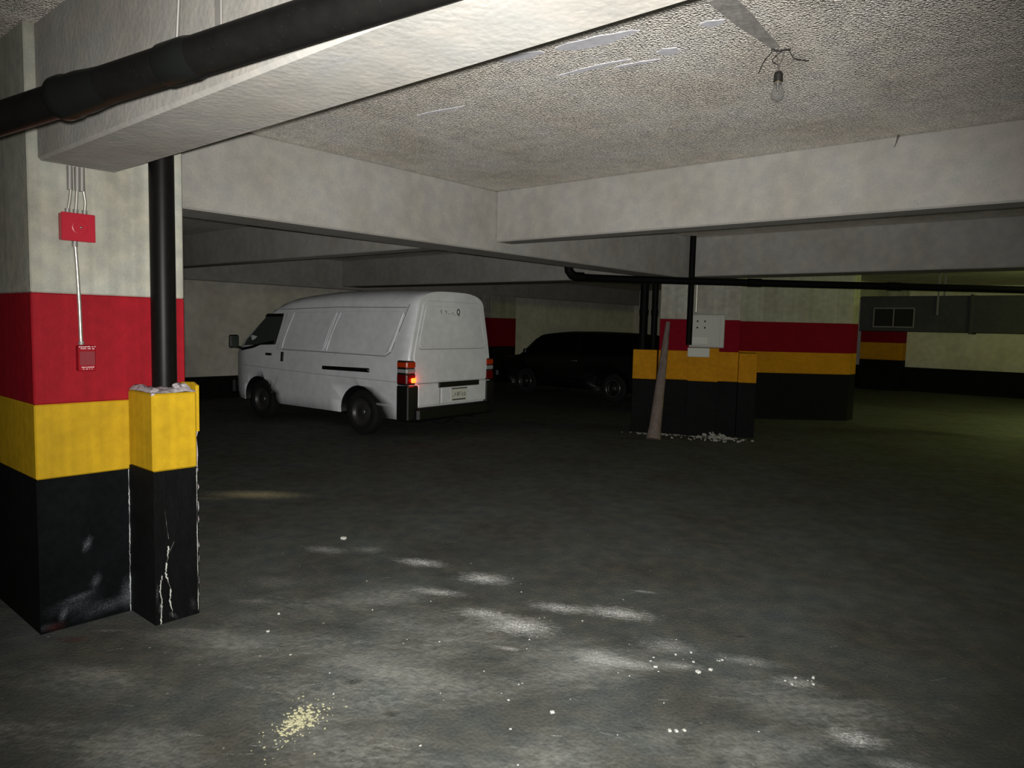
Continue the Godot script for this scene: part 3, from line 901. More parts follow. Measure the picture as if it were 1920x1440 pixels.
func carve(parent: Node3D, st: SurfaceTool, m: Material, cuts: Array) -> void:
	st.generate_normals()
	var cb := CSGCombiner3D.new()
	cb.name = "body"
	var cm := CSGMesh3D.new()
	cm.name = "skin"
	cm.mesh = st.commit()
	cm.material = m
	cb.add_child(cm)
	for c in cuts:      # [centre, radius, length]
		var cy := CSGCylinder3D.new()
		cy.name = "wheel_arch"
		cy.operation = CSGShape3D.OPERATION_SUBTRACTION
		cy.radius = c[1]; cy.height = c[2]; cy.sides = 36
		cy.rotation.z = PI / 2
		cy.position = c[0]
		cy.material = M.trim
		cb.add_child(cy, true)
	parent.add_child(cb)

func side_part(called: String, v: Node3D, pg: PackedVector2Array, off: float, thick: float, m: Material, bv := 0.0) -> void:
	# polygon in (s, y) laid on the left flank
	var st := mb()
	plate(st, pg, Transform3D.IDENTITY, thick, bv, func(q: Vector3) -> Vector3: return Vector3(van_inset(q.y) - off - q.z, q.y, -q.x))
	obj(called, st, m, v)

func line_part(called: String, v: Node3D, pts: Array, w: float, m: Material) -> void:
	var st := mb()
	for i in pts.size() - 1:
		var a: Vector2 = pts[i]; var b: Vector2 = pts[i + 1]
		var n := (b - a).orthogonal().normalized() * w * 0.5
		plate(st, PackedVector2Array([a - n, b - n, b + n, a + n]), Transform3D.IDENTITY, 0.0012, 0.0, func(q: Vector3) -> Vector3: return Vector3(van_inset(q.y) - 0.0006 - q.z, q.y, -q.x))
	obj(called, st, m, v)

func build_van() -> void:
	var v := thing("panel_van", "white panel van parked at centre left with a tail lamp reflector made to glow red", "van", Vector3(5.9, 0, -7.72), deg_to_rad(3.84))
	var st := mb()
	var rings := []
	for s in [-0.885, -0.875, -0.855, -0.82, -0.78, -0.7, -0.3, 0.2, 0.6, 1.0, 1.4, 1.7, 1.95, 2.02, 2.1, 2.2, 2.3, 2.42, 2.55, 2.65, 2.72, 2.8, 2.9, 2.96, 3.01, 3.04]:
		rings.append(van_ring(s))
	loft(st, rings)
	carve(v, st, M.van, [[Vector3(0.06, 0.285, 0.0), 0.375, 0.6], [Vector3(VW - 0.06, 0.285, 0.0), 0.375, 0.6], [Vector3(0.06, 0.285, -2.26), 0.365, 0.6], [Vector3(VW - 0.06, 0.285, -2.26), 0.365, 0.6]])
	for q in [[0.0, 0.12, -1.0], [2.24, 0.12, -1.0], [0.0, VW - 0.12, 1.0], [2.24, VW - 0.12, 1.0]]:
		wheel(v, Vector3(q[1], 0.30, -q[0]), 0.30, 0.18, q[2], M.rim, M.hub)
	# blanked window panels
	side_part("side_panel", v, PackedVector2Array([Vector2(1.66, 1.13), Vector2(1.685, 1.09), Vector2(0.80, 1.09), Vector2(0.73, 1.13), Vector2(0.60, 1.62), Vector2(0.63, 1.64), Vector2(1.50, 1.62), Vector2(1.54, 1.59)]), -0.004, 0.010, M.van, 0.004)
	side_part("side_panel", v, PackedVector2Array([Vector2(0.66, 1.12), Vector2(0.65, 1.09), Vector2(-0.48, 1.09), Vector2(-0.55, 1.14), Vector2(-0.69, 1.62), Vector2(-0.66, 1.65), Vector2(0.46, 1.645), Vector2(0.51, 1.62)]), -0.004, 0.010, M.van, 0.004)
	# raised ribs that edge them
	for rb in [[1.70, 1.10, 1.555, 1.615], [0.765, 1.11, 0.635, 1.61], [0.69, 1.10, 0.53, 1.625], [-0.57, 1.13, -0.71, 1.61]]:
		st = mb()
		var pts := []
		for k in 9:
			var t := k / 8.0
			var y := lerpf(rb[1], rb[3], t)
			var s := lerpf(rb[0], rb[2], pow(t, 1.3))
			pts.append(Vector3(van_inset(y) + 0.002, y, -s))
		tube(st, pts, 0.011, 8)
		obj("rib", st, M.van, v)
	line_part("belt_seam", v, [Vector2(1.69, 1.075), Vector2(0.66, 1.075), Vector2(-0.48, 1.07), Vector2(-0.58, 1.12), Vector2(-0.73, 1.62), Vector2(-0.77, 1.74)], 0.012, M.seam)
	line_part("door_seam", v, [Vector2(1.72, 1.60), Vector2(1.80, 1.10), Vector2(1.80, 0.62), Vector2(1.93, 0.42)], 0.008, M.seam)
	line_part("door_seam", v, [Vector2(0.50, 1.07), Vector2(0.47, 0.28)], 0.006, M.seam)
	line_part("swage_line", v, [Vector2(2.7, 0.80), Vector2(0.75, 0.76), Vector2(-0.75, 0.75)], 0.005, M.seam)
	line_part("gutter", v, [Vector2(1.95, 1.66), Vector2(0.6, 1.70), Vector2(-0.74, 1.70)], 0.010, M.seam)
	# cab door window and its frame
	side_part("door_window", v, PackedVector2Array([Vector2(1.86, 1.14), Vector2(2.66, 1.10), Vector2(2.60, 1.19), Vector2(2.20, 1.565), Vector2(1.80, 1.59), Vector2(1.80, 1.50)]), 0.0, 0.004, M.glass)
	side_part("window_seal", v, PackedVector2Array([Vector2(1.90, 1.145), Vector2(1.92, 1.20), Vector2(2.35, 1.12), Vector2(2.72, 1.06), Vector2(2.70, 1.02), Vector2(2.40, 1.07), Vector2(2.2, 1.13)]), 0.004, 0.006, M.trim)
	side_part("rain_guard", v, PackedVector2Array([Vector2(1.80, 1.555), Vector2(1.79, 1.60), Vector2(2.19, 1.595), Vector2(2.23, 1.55)]), 0.005, 0.012, M.trim)
	# wing mirror
	var mr := Node3D.new()
	mr.name = "wing_mirror"
	v.add_child(mr)
	mr.position = Vector3(0.0, 1.10, -2.80)
	st = mb()
	box(st, Vector3(-0.07, 0.06, 0), Vector3(0.17, 0.20, 0.06), 0.02, Basis(Vector3.UP, 0.15))
	obj("housing", st, M.trim, mr)
	st = mb()
	tube(st, [Vector3(-0.02, -0.02, 0.0), Vector3(0.06, -0.05, 0.03), Vector3(0.12, -0.05, 0.05)], 0.022, 10)
	obj("arm", st, M.trim, mr)
	st = mb()
	box(st, Vector3(-0.066, 0.06, 0.031), Vector3(0.145, 0.17, 0.006), 0.003, Basis(Vector3.UP, 0.15))
	obj("mirror_glass", st, M.glass, mr)
	# handles, slide rail
	side_part("door_handle", v, rrect(1.93, 0.975, 2.07, 1.01, 0.008), 0.0, 0.018, M.trim, 0.004)
	side_part("slide_handle", v, rrect(1.645, 0.90, 1.69, 1.04, 0.008), 0.0, 0.02, M.trim, 0.004)
	side_part("slide_rail", v, PackedVector2Array([Vector2(0.75, 0.835), Vector2(0.75, 0.885), Vector2(-0.19, 0.90), Vector2(-0.205, 0.89), Vector2(-0.205, 0.855), Vector2(-0.19, 0.845)]), 0.0, 0.012, M.trim, 0.003)
	st = mb()
	lathe(st, [Vector2(0.012, 0), Vector2(0.012, 0.006), Vector2(0, 0.01)], Transform3D(Basis(Vector3.BACK, PI / 2), Vector3(-0.012, 0.875, 0.19)), 12)
	obj("rail_stop", st, M.chrome, v)
	# front end: grille, bumper, lamps
	st = mb()
	box(st, Vector3(VW * 0.5, 0.45, -3.05), Vector3(1.62, 0.24, 0.10), 0.03)
	obj("front_bumper", st, M.trim, v)
	for x in [0.30, VW - 0.30]:
		st = mb()
		box(st, Vector3(x, 0.74, -3.045), Vector3(0.26, 0.17, 0.03), 0.01)
		obj("headlamp", st, M.clear_lens, v)
	st = mb()
	box(st, Vector3(0.19, 0.78, -2.955), Vector3(0.06, 0.16, 0.16), 0.02, Basis(Vector3.UP, -0.55))
	obj("indicator_lamp", st, M.red_lens, v)
	# windscreen
	st = mb()
	var wp := [Vector3(0.24, 1.16, -2.76), Vector3(VW - 0.24, 1.16, -2.76), Vector3(VW - 0.30, 1.64, -2.24), Vector3(0.30, 1.64, -2.24)]
	var up := Vector3(0, 0.02, -0.02)
	poly(st, [wp[0] + up, wp[1] + up, wp[2] + up, wp[3] + up], Vector3(0, 1, -1))
	poly(st, [wp[0], wp[1], wp[2], wp[3]], Vector3(0, -1, 1))
	for i in 4: poly(st, [wp[i], wp[(i + 1) % 4], wp[(i + 1) % 4] + up, wp[i] + up], wp[i] - Vector3(VW / 2, 1.4, -2.5))
	obj("windscreen", st, M.glass, v)
	# ---- rear end (local z = +0.885)
	var RZ := 0.885
	var rear := func(called: String, pg: PackedVector2Array, z0: float, thick: float, m: Material, bv := 0.0) -> void:
		var s2 := mb()
		plate(s2, pg, Transform3D(Basis.IDENTITY, Vector3(0, 0, RZ + z0)), thick, bv)
		obj(called, s2, m, v)
	rear.call("tailgate", PackedVector2Array([Vector2(0.14, 0.74), Vector2(1.58, 0.74), Vector2(1.60, 1.10), Vector2(1.54, 1.35), Vector2(1.44, 1.74), Vector2(1.36, 1.80), Vector2(0.36, 1.80), Vector2(0.28, 1.74), Vector2(0.18, 1.35), Vector2(0.12, 1.10)]), 0.0, 0.012, M.van, 0.008)
	rear.call("blanked_rear_window", PackedVector2Array([Vector2(0.24, 1.20), Vector2(1.48, 1.20), Vector2(1.52, 1.24), Vector2(1.40, 1.70), Vector2(1.35, 1.73), Vector2(0.37, 1.73), Vector2(0.32, 1.70), Vector2(0.20, 1.24)]), 0.012, 0.007, M.van, 0.005)
	st = mb()
	tube(st, [Vector3(1.535, 1.22, RZ + 0.008), Vector3(1.505, 1.34, RZ + 0.008), Vector3(1.44, 1.58, RZ + 0.008), Vector3(1.40, 1.70, RZ + 0.008)], 0.009, 8)
	obj("rib", st, M.van, v)
	rear.call("window_seam", PackedVector2Array([Vector2(0.20, 1.19), Vector2(0.24, 1.176), Vector2(1.48, 1.176), Vector2(1.52, 1.19), Vector2(1.52, 1.183), Vector2(1.48, 1.168), Vector2(0.24, 1.168), Vector2(0.20, 1.183)]), 0.0125, 0.001, M.seam)
	rear.call("lower_panel", PackedVector2Array([Vector2(0.19, 0.44), Vector2(1.66, 0.44), Vector2(1.66, 0.715), Vector2(0.19, 0.715)]), 0.0, 0.030, M.van, 0.008)
	rear.call("panel_seam", PackedVector2Array([Vector2(0.19, 0.722), Vector2(1.62, 0.722), Vector2(1.62, 0.733), Vector2(0.19, 0.733)]), 0.0, 0.004, M.seam)
	rear.call("plate_recess", PackedVector2Array([Vector2(0.58, 0.445), Vector2(0.592, 0.445), Vector2(0.592, 0.68), Vector2(0.58, 0.68)]), 0.030, 0.001, M.seam)
	rear.call("handle_strip", rrect(0.56, 0.665, 1.38, 0.735, 0.01), 0.030, 0.022, M.trim, 0.006)
	rear.call("plate_surround", rrect(0.62, 0.455, 1.36, 0.66, 0.02), 0.030, 0.005, M.van, 0.004)
	# number plate: too small in the picture to read
	var np := Node3D.new()
	np.name = "number_plate"
	v.add_child(np)
	np.position = Vector3(0.965, 0.555, RZ + 0.036)
	st = mb()
	plate(st, rrect(-0.165, -0.085, 0.165, 0.085, 0.01), Transform3D.IDENTITY, 0.004, 0.001)
	obj("sheet", st, M.plate, np)
	st = mb()
	box(st, Vector3(0, 0.083, 0.006), Vector3(0.33, 0.016, 0.006), 0.002)
	for sx in [-1, 1]: box(st, Vector3(0.163 * sx, 0.055, 0.006), Vector3(0.010, 0.05, 0.006), 0.002)
	obj("frame", st, M.chrome, np)
	st = mb()
	var pr := RandomNumberGenerator.new()
	pr.seed = 23
	for k in 6:
		var cx := -0.118 + 0.047 * k
		for seg in [[0, 0.028, 0.028, 0.007], [0, -0.02, 0.028, 0.007], [-0.012, 0.004, 0.007, 0.045], [0.012, 0.004, 0.007, 0.045], [0, 0.004, 0.026, 0.007]]:
			if pr.randf() < 0.62: box(st, Vector3(cx + seg[0], seg[1], 0.0045), Vector3(seg[2], seg[3], 0.0012))
	box(st, Vector3(0, -0.068, 0.0045), Vector3(0.27, 0.018, 0.0012))
	obj("characters", st, M.plate_ink, np)
	# remains of stuck-on lettering, high on the door
	st = mb()
	for d in [[0.60, 1.668, 0.022, 0.012], [0.612, 1.65, 0.012, 0.02], [0.69, 1.672, 0.03, 0.01], [0.71, 1.66, 0.012, 0.022], [0.76, 1.635, 0.012, 0.012], [0.82, 1.638, 0.03, 0.008], [0.838, 1.65, 0.008, 0.024], [0.865, 1.625, 0.012, 0.02]]:
		box(st, Vector3(d[0], d[1], RZ + 0.0195), Vector3(d[2], d[3], 0.0012))
	obj("worn_lettering", st, M.print_faded, v).set_meta("kind", "stuff")
	st = mb()
	for k in 14:
		var a := TAU * k / 14.0
		box(st, Vector3(0.945 + cos(a) * 0.026, 1.665 + sin(a) * 0.036, RZ + 0.0195), Vector3(0.015, 0.015, 0.0014))
	box(st, Vector3(0.955, 1.622, RZ + 0.0195), Vector3(0.035, 0.012, 0.0014), 0.0, Basis(Vector3.BACK, -0.6))
	box(st, Vector3(0.70, 1.640, RZ + 0.0195), Vector3(0.012, 0.012, 0.0014))
	box(st, Vector3(0.61, 1.683, RZ + 0.0195), Vector3(0.014, 0.008, 0.0014))
	obj("worn_lettering", st, M.print, v).set_meta("kind", "stuff")
	# tail lamps, left and right, wrapped round the corner
	for sd in [0, 1]:
		var tl := Node3D.new()
		tl.name = "tail_lamp"
		v.add_child(tl, true)
		tl.position = Vector3(0.0 if sd == 0 else VW, 0.0, 0.0)
		var mx := 1.0 if sd == 0 else -1.0
		var lens := func(called: String, y0: float, y1: float, x0: float, x1: float, z1: float, m: Material) -> void:
			var s3 := mb()
			s3.set_smooth_group(-1)
			box(s3, Vector3((x0 + x1) * 0.5 * mx, (y0 + y1) * 0.5, (0.72 + z1) * 0.5), Vector3(x1 - x0, y1 - y0, z1 - 0.72), 0.014)
			obj(called, s3, m, tl)
		lens.call("housing", 0.715, 1.03, -0.012, 0.158, 0.895, M.trim_gloss)
		lens.call("amber_lens", 0.935, 1.018, -0.016, 0.15, 0.905, M.amber)
		lens.call("clear_lens", 0.865, 0.93, -0.016, 0.15, 0.905, M.clear_lens)
		lens.call("red_lens", 0.73, 0.86, -0.016, 0.15, 0.905, M.red_lens)
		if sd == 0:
			lens.call("glowing_reflector", 0.745, 0.812, 0.062, 0.155, 0.916, M.reflector_glow)  # a reflector, not a burning lamp; its flash glint is made to glow
			var om := OmniLight3D.new()  # added light to go with the glowing reflector
			om.name = "added_reflector_light"
			tl.add_child(om)
			om.position = Vector3(0.108, 0.78, 0.94)
			om.light_color = Color(1.0, 0.12, 0.03)
			om.light_energy = 0.012
			om.light_size = 0.03
			om.omni_range = 20.0
			om.omni_attenuation = 2.0
			om.shadow_enabled = true
		lens.call("bumper_corner", 0.27, 0.712, -0.018, 0.175, 0.93, M.trim_gloss)
	st = mb()
	box(st, Vector3(VW * 0.5, 0.34, 0.93), Vector3(1.50, 0.17, 0.12), 0.03)
	obj("rear_bumper", st, M.trim, v)
	st = mb()
	bar(st, Vector3(0.35, 0.20, 0.7), Vector3(VW - 0.35, 0.30, -2.9), 0.02)
	obj("underbody", st, M.trim, v)
	st = mb()
	tube(st, [Vector3(1.25, 0.24, 0.5), Vector3(1.25, 0.24, 0.96)], 0.022, 12)
	obj("exhaust", st, M.trim, v)

func build_car() -> void:
	var c := thing("hatchback_car", "black car parked in the dark behind the white van", "car", Vector3(12.25, 0, -7.82), deg_to_rad(0.0))
	var W := 1.62
	var st := mb()
	var rings := []
	# stations: s forward, roof height, shoulder height, inset of the roof edge
	for q in [[-0.86, 0.70, 0.62, 0.10], [-0.84, 0.92, 0.80, 0.06], [-0.78, 1.12, 0.88, 0.10], [-0.60, 1.30, 0.90, 0.16], [-0.40, 1.38, 0.90, 0.20], [0.1, 1.41, 0.90, 0.21], [0.8, 1.42, 0.90, 0.21], [1.5, 1.41, 0.90, 0.21], [1.95, 1.37, 0.89, 0.21], [2.15, 1.27, 0.88, 0.20], [2.45, 0.98, 0.86, 0.12], [2.55, 0.90, 0.84, 0.10], [2.9, 0.86, 0.78, 0.10], [3.15, 0.80, 0.72, 0.12], [3.2, 0.66, 0.58, 0.16]]:
		var left := []
		var s: float = q[0]
		var pl := 0.0 if s < 2.5 else 0.1 * pow((s - 2.5) / 0.7, 2.0)
		if s < -0.7: pl = 0.05
		for p in [[0.02, 0.22], [0.0, 0.40], [0.0, 0.60], [0.015, 0.8]]: left.append(Vector2(p[0] + pl, minf(p[1], q[2] - 0.02 * (4 - left.size()))))
		left.append(Vector2(0.03 + pl, q[2]))
		for k in range(1, 7):
			var a := PI * 0.5 * k / 6.0
			var e := 0.03 + pl
			var rt: float = q[1] - 0.05
			if k <= 3: left.append(Vector2(lerpf(e, q[3] + pl, k / 3.0), lerpf(q[2], rt, k / 3.0)))
			else: left.append(Vector2(lerpf(q[3] + pl, W * 0.5, (k - 3) / 3.0), rt + 0.05 * sin(PI * 0.5 * (k - 3) / 3.0)))
		var ring := []
		for p in left: ring.append(Vector3(p.x, p.y, -s))
		for i in range(left.size() - 2, -1, -1): ring.append(Vector3(W - left[i].x, left[i].y, -s))
		rings.append(ring)
	loft(st, rings)
	carve(c, st, M.car, [[Vector3(0.06, 0.28, 0.0), 0.34, 0.5], [Vector3(W - 0.06, 0.28, 0.0), 0.34, 0.5], [Vector3(0.06, 0.28, -2.3), 0.34, 0.5], [Vector3(W - 0.06, 0.28, -2.3), 0.34, 0.5]])
	for q in [[0.0, 0.12, -1.0], [2.3, 0.12, -1.0], [0.0, W - 0.12, 1.0], [2.3, W - 0.12, 1.0]]:
		wheel(c, Vector3(q[1], 0.285, -q[0]), 0.285, 0.17, q[2], M.trim, M.hub)
	# side windows
	for wn in [[[0.95, 0.93], [2.25, 0.93], [2.0, 1.30], [0.95, 1.34]], [[-0.55, 0.95], [0.87, 0.93], [0.87, 1.34], [-0.35, 1.30]]]:
		st = mb()
		var pg := PackedVector2Array()
		for p in wn: pg.append(Vector2(p[0], p[1]))
		plate(st, pg, Transform3D.IDENTITY, 0.004, 0.0, func(q: Vector3) -> Vector3: return Vector3(0.03 + (q.y - 0.90) / 0.46 * 0.18 - 0.004 - q.z, q.y, -q.x))
		obj("side_window", st, M.car_glass, c)
	st = mb()
	box(st, Vector3(-0.010, 0.80, -0.95), Vector3(0.02, 0.025, 0.14), 0.006)
	obj("door_handle", st, M.chrome, c)
	st = mb()
	box(st, Vector3(-0.004, 0.48, -1.15), Vector3(0.018, 0.06, 1.5), 0.006)
	obj("side_moulding", st, M.trim, c)
	st = mb()
	box(st, Vector3(-0.07, 0.96, -2.2), Vector3(0.16, 0.10, 0.08), 0.02)
	obj("wing_mirror", st, M.trim, c)
	for e in [[0.86, 1.0, "rear_bumper"], [-3.2, 1.0, "front_bumper"]]:
		st = mb()
		box(st, Vector3(W * 0.5, 0.42, e[0]), Vector3(W - 0.06, 0.18, 0.14), 0.04)
		obj(e[2], st, M.trim, c)
	# trim ring of the wheel, just catching the light
	for z in [0.0, -2.3]:
		st = mb()
		var pts := []
		for k in 33:
			var a := TAU * k / 32.0
			pts.append(Vector3(0.034, 0.285 + cos(a) * 0.165, z + sin(a) * 0.165))
		tube(st, pts, 0.007, 6, false)
		obj("wheel_trim", st, M.chrome, c)

func build_far_column() -> void:
	# its face is turned a little towards the photographer: u runs along the face, n points out of it
	var A := Vector3(9.30, 0, -5.16)
	var u := Vector3(0.47, 0, 1.0).normalized()
	var n := Vector3(-u.z, 0, u.x)
	var bs := Basis(u, Vector3.UP, n)       # local x along the face, z out of it
	var W := 1.11
	var c := Node3D.new()
	c.name = numbered("striped_column")
	add_child(c)
	c.transform = Transform3D(bs, A)
	tag(c, "far concrete column in black, yellow and red right of the dark car", "column", "", "structure")
	var seg := func(called: String, y0: float, y1: float, m: Material) -> void:
		var st := mb()
		bar(st, Vector3(0, y0, -0.45), Vector3(W, y1, 0.0), 0.006)
		obj(called, st, m, c)
	seg.call("shaft", 1.65, 2.205, M.column)
	seg.call("red_band", 1.20, 1.65, M.far_red)
	seg.call("yellow_band", 0.78, 1.20, M.far_yellow)
	seg.call("black_base", 0.0, 0.78, M.black)
	var guards := [["yellow and black box guard at the far column's left corner, around two pipes", -0.36, -0.02, -0.26, 0.08, 1.20], ["yellow and black box guard under the grey panel on the far column", 0.42, 0.84, 0.002, 0.10, 1.25], ["yellow and black side pad at the far column's right corner", 1.115, 1.36, -0.40, 0.02, 1.19]]
	for g in guards:
		var P := A + bs * Vector3((g[1] + g[2]) * 0.5, 0, (g[3] + g[4]) * 0.5)
		var o := Node3D.new()
		o.name = numbered("pipe_guard")
		add_child(o)
		o.transform = Transform3D(bs, P)
		tag(o, g[0], "pipe guard", "guards of the far column")
		var hs := Vector3((g[2] - g[1]) * 0.5, 0, (g[4] - g[3]) * 0.5)
		var st := mb()
		bar(st, Vector3(-hs.x, 0.775, -hs.z), Vector3(hs.x, g[5], hs.z), 0.006)
		obj("yellow_band", st, M.far_yellow, o)
		st = mb()
		bar(st, Vector3(-hs.x, 0, -hs.z), Vector3(hs.x, 0.775, hs.z), 0.006)
		obj("black_base", st, M.black, o)
	# pipes in the left guard
	for q in [[-0.24, -0.06, 0.060, "thicker black vertical pipe at left corner of the far column"], [-0.09, -0.12, 0.045, "thinner black vertical pipe squeezed beside the far column's left corner"]]:
		var o := thing("vertical_pipe", q[3], "pipe", A + bs * Vector3(q[0], 1.20, q[1]), 0.0, "pipes at the far column")
		var st := mb()
		tube(st, [Vector3.ZERO, Vector3(0, 0.95, 0)], q[2], 16)
		obj("pipe", st, M.pvc_dark, o)
		st = mb()
		tube(st, [Vector3(0, 0.5, 0), Vector3(0, 0.58, 0)], q[2] + 0.008, 16)
		obj("collar", st, M.pvc_dark, o)
	# thin riser in front of beam and column
	var o2 := thing("vertical_pipe", "thin black riser pipe passing in front of the beam to the grey panel", "pipe", Vector3(8.90, 1.24, -4.52) + n * 0.0, 0.0, "pipes at the far column")
	var st2 := mb()
	tube(st2, [Vector3.ZERO, Vector3(0, 0.90, 0)], 0.042, 16)
	obj("pipe", st2, M.pvc_dark, o2)
	# it carries on above the long beam's soffit, before the cross beam
	o2.position = Vector3(9.225, 1.29, -4.655)
	st2 = mb()
	tube(st2, [Vector3(0, 0.90, 0), Vector3(0, CEIL - 1.29, 0)], 0.042, 16)
	obj("pipe", st2, M.pvc_dark, o2)
	# grey meter panel
	var pn := Node3D.new()
	pn.name = numbered("electric_panel")
	add_child(pn)
	pn.transform = Transform3D(bs, A + bs * Vector3(0.66, 1.255, 0.002))
	tag(pn, "grey metal electric panel with four holes on the far column", "panel")
	st2 = mb()
	bar(st2, Vector3(-0.24, 0.0, 0.0), Vector3(0.24, 0.47, 0.12), 0.008)
	obj("body", st2, M.panel, pn)
	st2 = mb()
	bar(st2, Vector3(-0.22, 0.02, 0.12), Vector3(0.18, 0.45, 0.128), 0.003)
	obj("door", st2, M.panel, pn)
	for k in 4:
		st2 = mb()
		box(st2, Vector3(-0.13 + 0.10 * (k % 2), 0.28 + 0.09 * (k / 2), 0.130), Vector3(0.022, 0.022, 0.006), 0.002)
		obj("hole", st2, M.void, pn)
	st2 = mb()
	box(st2, Vector3(-0.09, 0.10, 0.130), Vector3(0.22, 0.10, 0.006), 0.002)
	obj("label_plate", st2, M.panel_label, pn)
	var lb := Node3D.new()
	lb.name = numbered("small_box")
	add_child(lb)
	lb.transform = Transform3D(bs, A + bs * Vector3(0.56, 1.12, 0.102))
	tag(lb, "small pale box fixed below the grey electric panel", "box")
	st2 = mb()
	bar(st2, Vector3(-0.15, 0.0, 0.0), Vector3(0.15, 0.13, 0.05), 0.005)
	obj("body", st2, M.panel_label, lb)
	st2 = mb()
	bar(st2, Vector3(-0.14, 0.01, 0.05), Vector3(0.14, 0.10, 0.055), 0.002)
	obj("cover", st2, M.panel_label, lb)
	var cd := thing("metal_conduit", "thin shiny conduit rising from the grey electric panel to the ceiling", "conduit", A + bs * Vector3(0.50, 1.725, 0.03))
	st2 = mb()
	tube(st2, [Vector3.ZERO, Vector3(0.0, 0.25, 0.0), Vector3(-0.006, 0.44, 0)], 0.009, 10)
	obj("tube", st2, M.galv, cd)
	st2 = mb()
	tube(st2, [Vector3.ZERO, Vector3(0, 0.03, 0)], 0.014, 10)
	obj("coupling", st2, M.galv_dull, cd)
	# leaning timber
	var pb := Vector3(8.60, 0.0, -4.80)
	var pt := A + bs * Vector3(0.12, 1.60, 0.11)
	var lp := thing("wooden_post", "weathered wooden post leaning against the far striped column", "post", pb)
	st2 = mb()
	var d := pt - pb
	tube(st2, [Vector3(0, 0.0, 0), d * 0.1 + Vector3(0, 0, 0), d * 0.4, d * 0.75, d], [0.105, 0.085, 0.07, 0.05, 0.032], 9)
	obj("shaft", st2, M.wood, lp)
	# horizontal drain line with its elbow
	var H0 := Vector3(7.42, 2.135, -5.32)
	var H1 := Vector3(8.52, 2.15, -4.86)
	var H2 := Vector3(11.9, 2.14, -1.05)
	var H3 := Vector3(13.2, 2.13, 0.4)
	var hp := thing("drain_pipe", "long black horizontal drain pipe below the dim beam, from an elbow above the dark car", "pipe", H1)
	st2 = mb()
	tube(st2, curve_pts([H0 - H1, Vector3.ZERO, H2 - H1, H3 - H1], 40), 0.048, 18)
	obj("pipe", st2, M.pvc_dark, hp)
	st2 = mb()
	var e := (H0 - H1)
	var dir := (H0 - H1).normalized()
	tube(st2, [e - dir * 0.10, e, e + dir * 0.06 + Vector3(0, 0.015, 0), e + dir * 0.11 + Vector3(0, 0.07, 0), e + dir * 0.12 + Vector3(0, 0.16, 0), e + dir * 0.12 + Vector3(0, CEIL - H0.y - 0.0, 0)], [0.056, 0.056, 0.056, 0.056, 0.056, 0.05], 18)
	obj("elbow", st2, M.pvc_dark, hp)
	for t in [0.25, 0.62]:
		st2 = mb()
		var q0: Vector3 = (H2 - H1) * t
		var q1: Vector3 = (H2 - H1) * (t + 0.035)
		tube(st2, [q0, q1], 0.055, 18)
		obj("collar", st2, M.pvc_dark, hp)
	var hk := thing("rusty_hook", "small dark hook at the top of the cross beam right of the bulb", "hook", Vector3(5.222, 2.70, -1.23))
	st2 = mb()
	tube(st2, [Vector3(0.004, 0.085, 0.008), Vector3(-0.008, 0.07, 0.006), Vector3(-0.010, 0.04, 0.0), Vector3(-0.004, 0.025, -0.008), Vector3(0.003, 0.018, -0.012)], [0.010, 0.006, 0.004, 0.003, 0.003], 8)
	obj("bent_rod", st2, M.wire_white, hk)
	# heap of broken render at the foot
	var rb := mb()
	var rr := RandomNumberGenerator.new()
	rr.seed = 61
	for k in 90:
		var a := absf(rr.randfn(0, 0.12)) + 0.03
		var ang := rr.randf() * TAU
		var p := A + bs * Vector3(0.82 + cos(ang) * a * 1.9, 0, 0.42 + sin(ang) * minf(a, 0.24))
		var s := rr.randf_range(0.012, 0.05)
		p.y = maxf(0.0, 0.14 - a) * rr.randf_range(0.2, 0.9) + s * 0.3
		box(rb, p, Vector3(s, s * 0.6, s * 0.8), s * 0.2, Basis(Vector3(rr.randf() - 0.5, 1, rr.randf() - 0.5).normalized(), rr.randf() * TAU))
	for k in 70:
		var p := A + bs * Vector3(rr.randf_range(-0.5, 1.3), 0, rr.randf_range(0.17, 0.35))
		var s := rr.randf_range(0.008, 0.03)
		p.y = s * 0.25
		box(rb, p, Vector3(s * 1.6, s * 0.5, s), s * 0.2, Basis(Vector3.UP, rr.randf() * TAU))
	tag(obj("plaster_rubble", rb, M.rubble), "heap of pale plaster rubble at the foot of the far column", "rubble", "", "stuff")

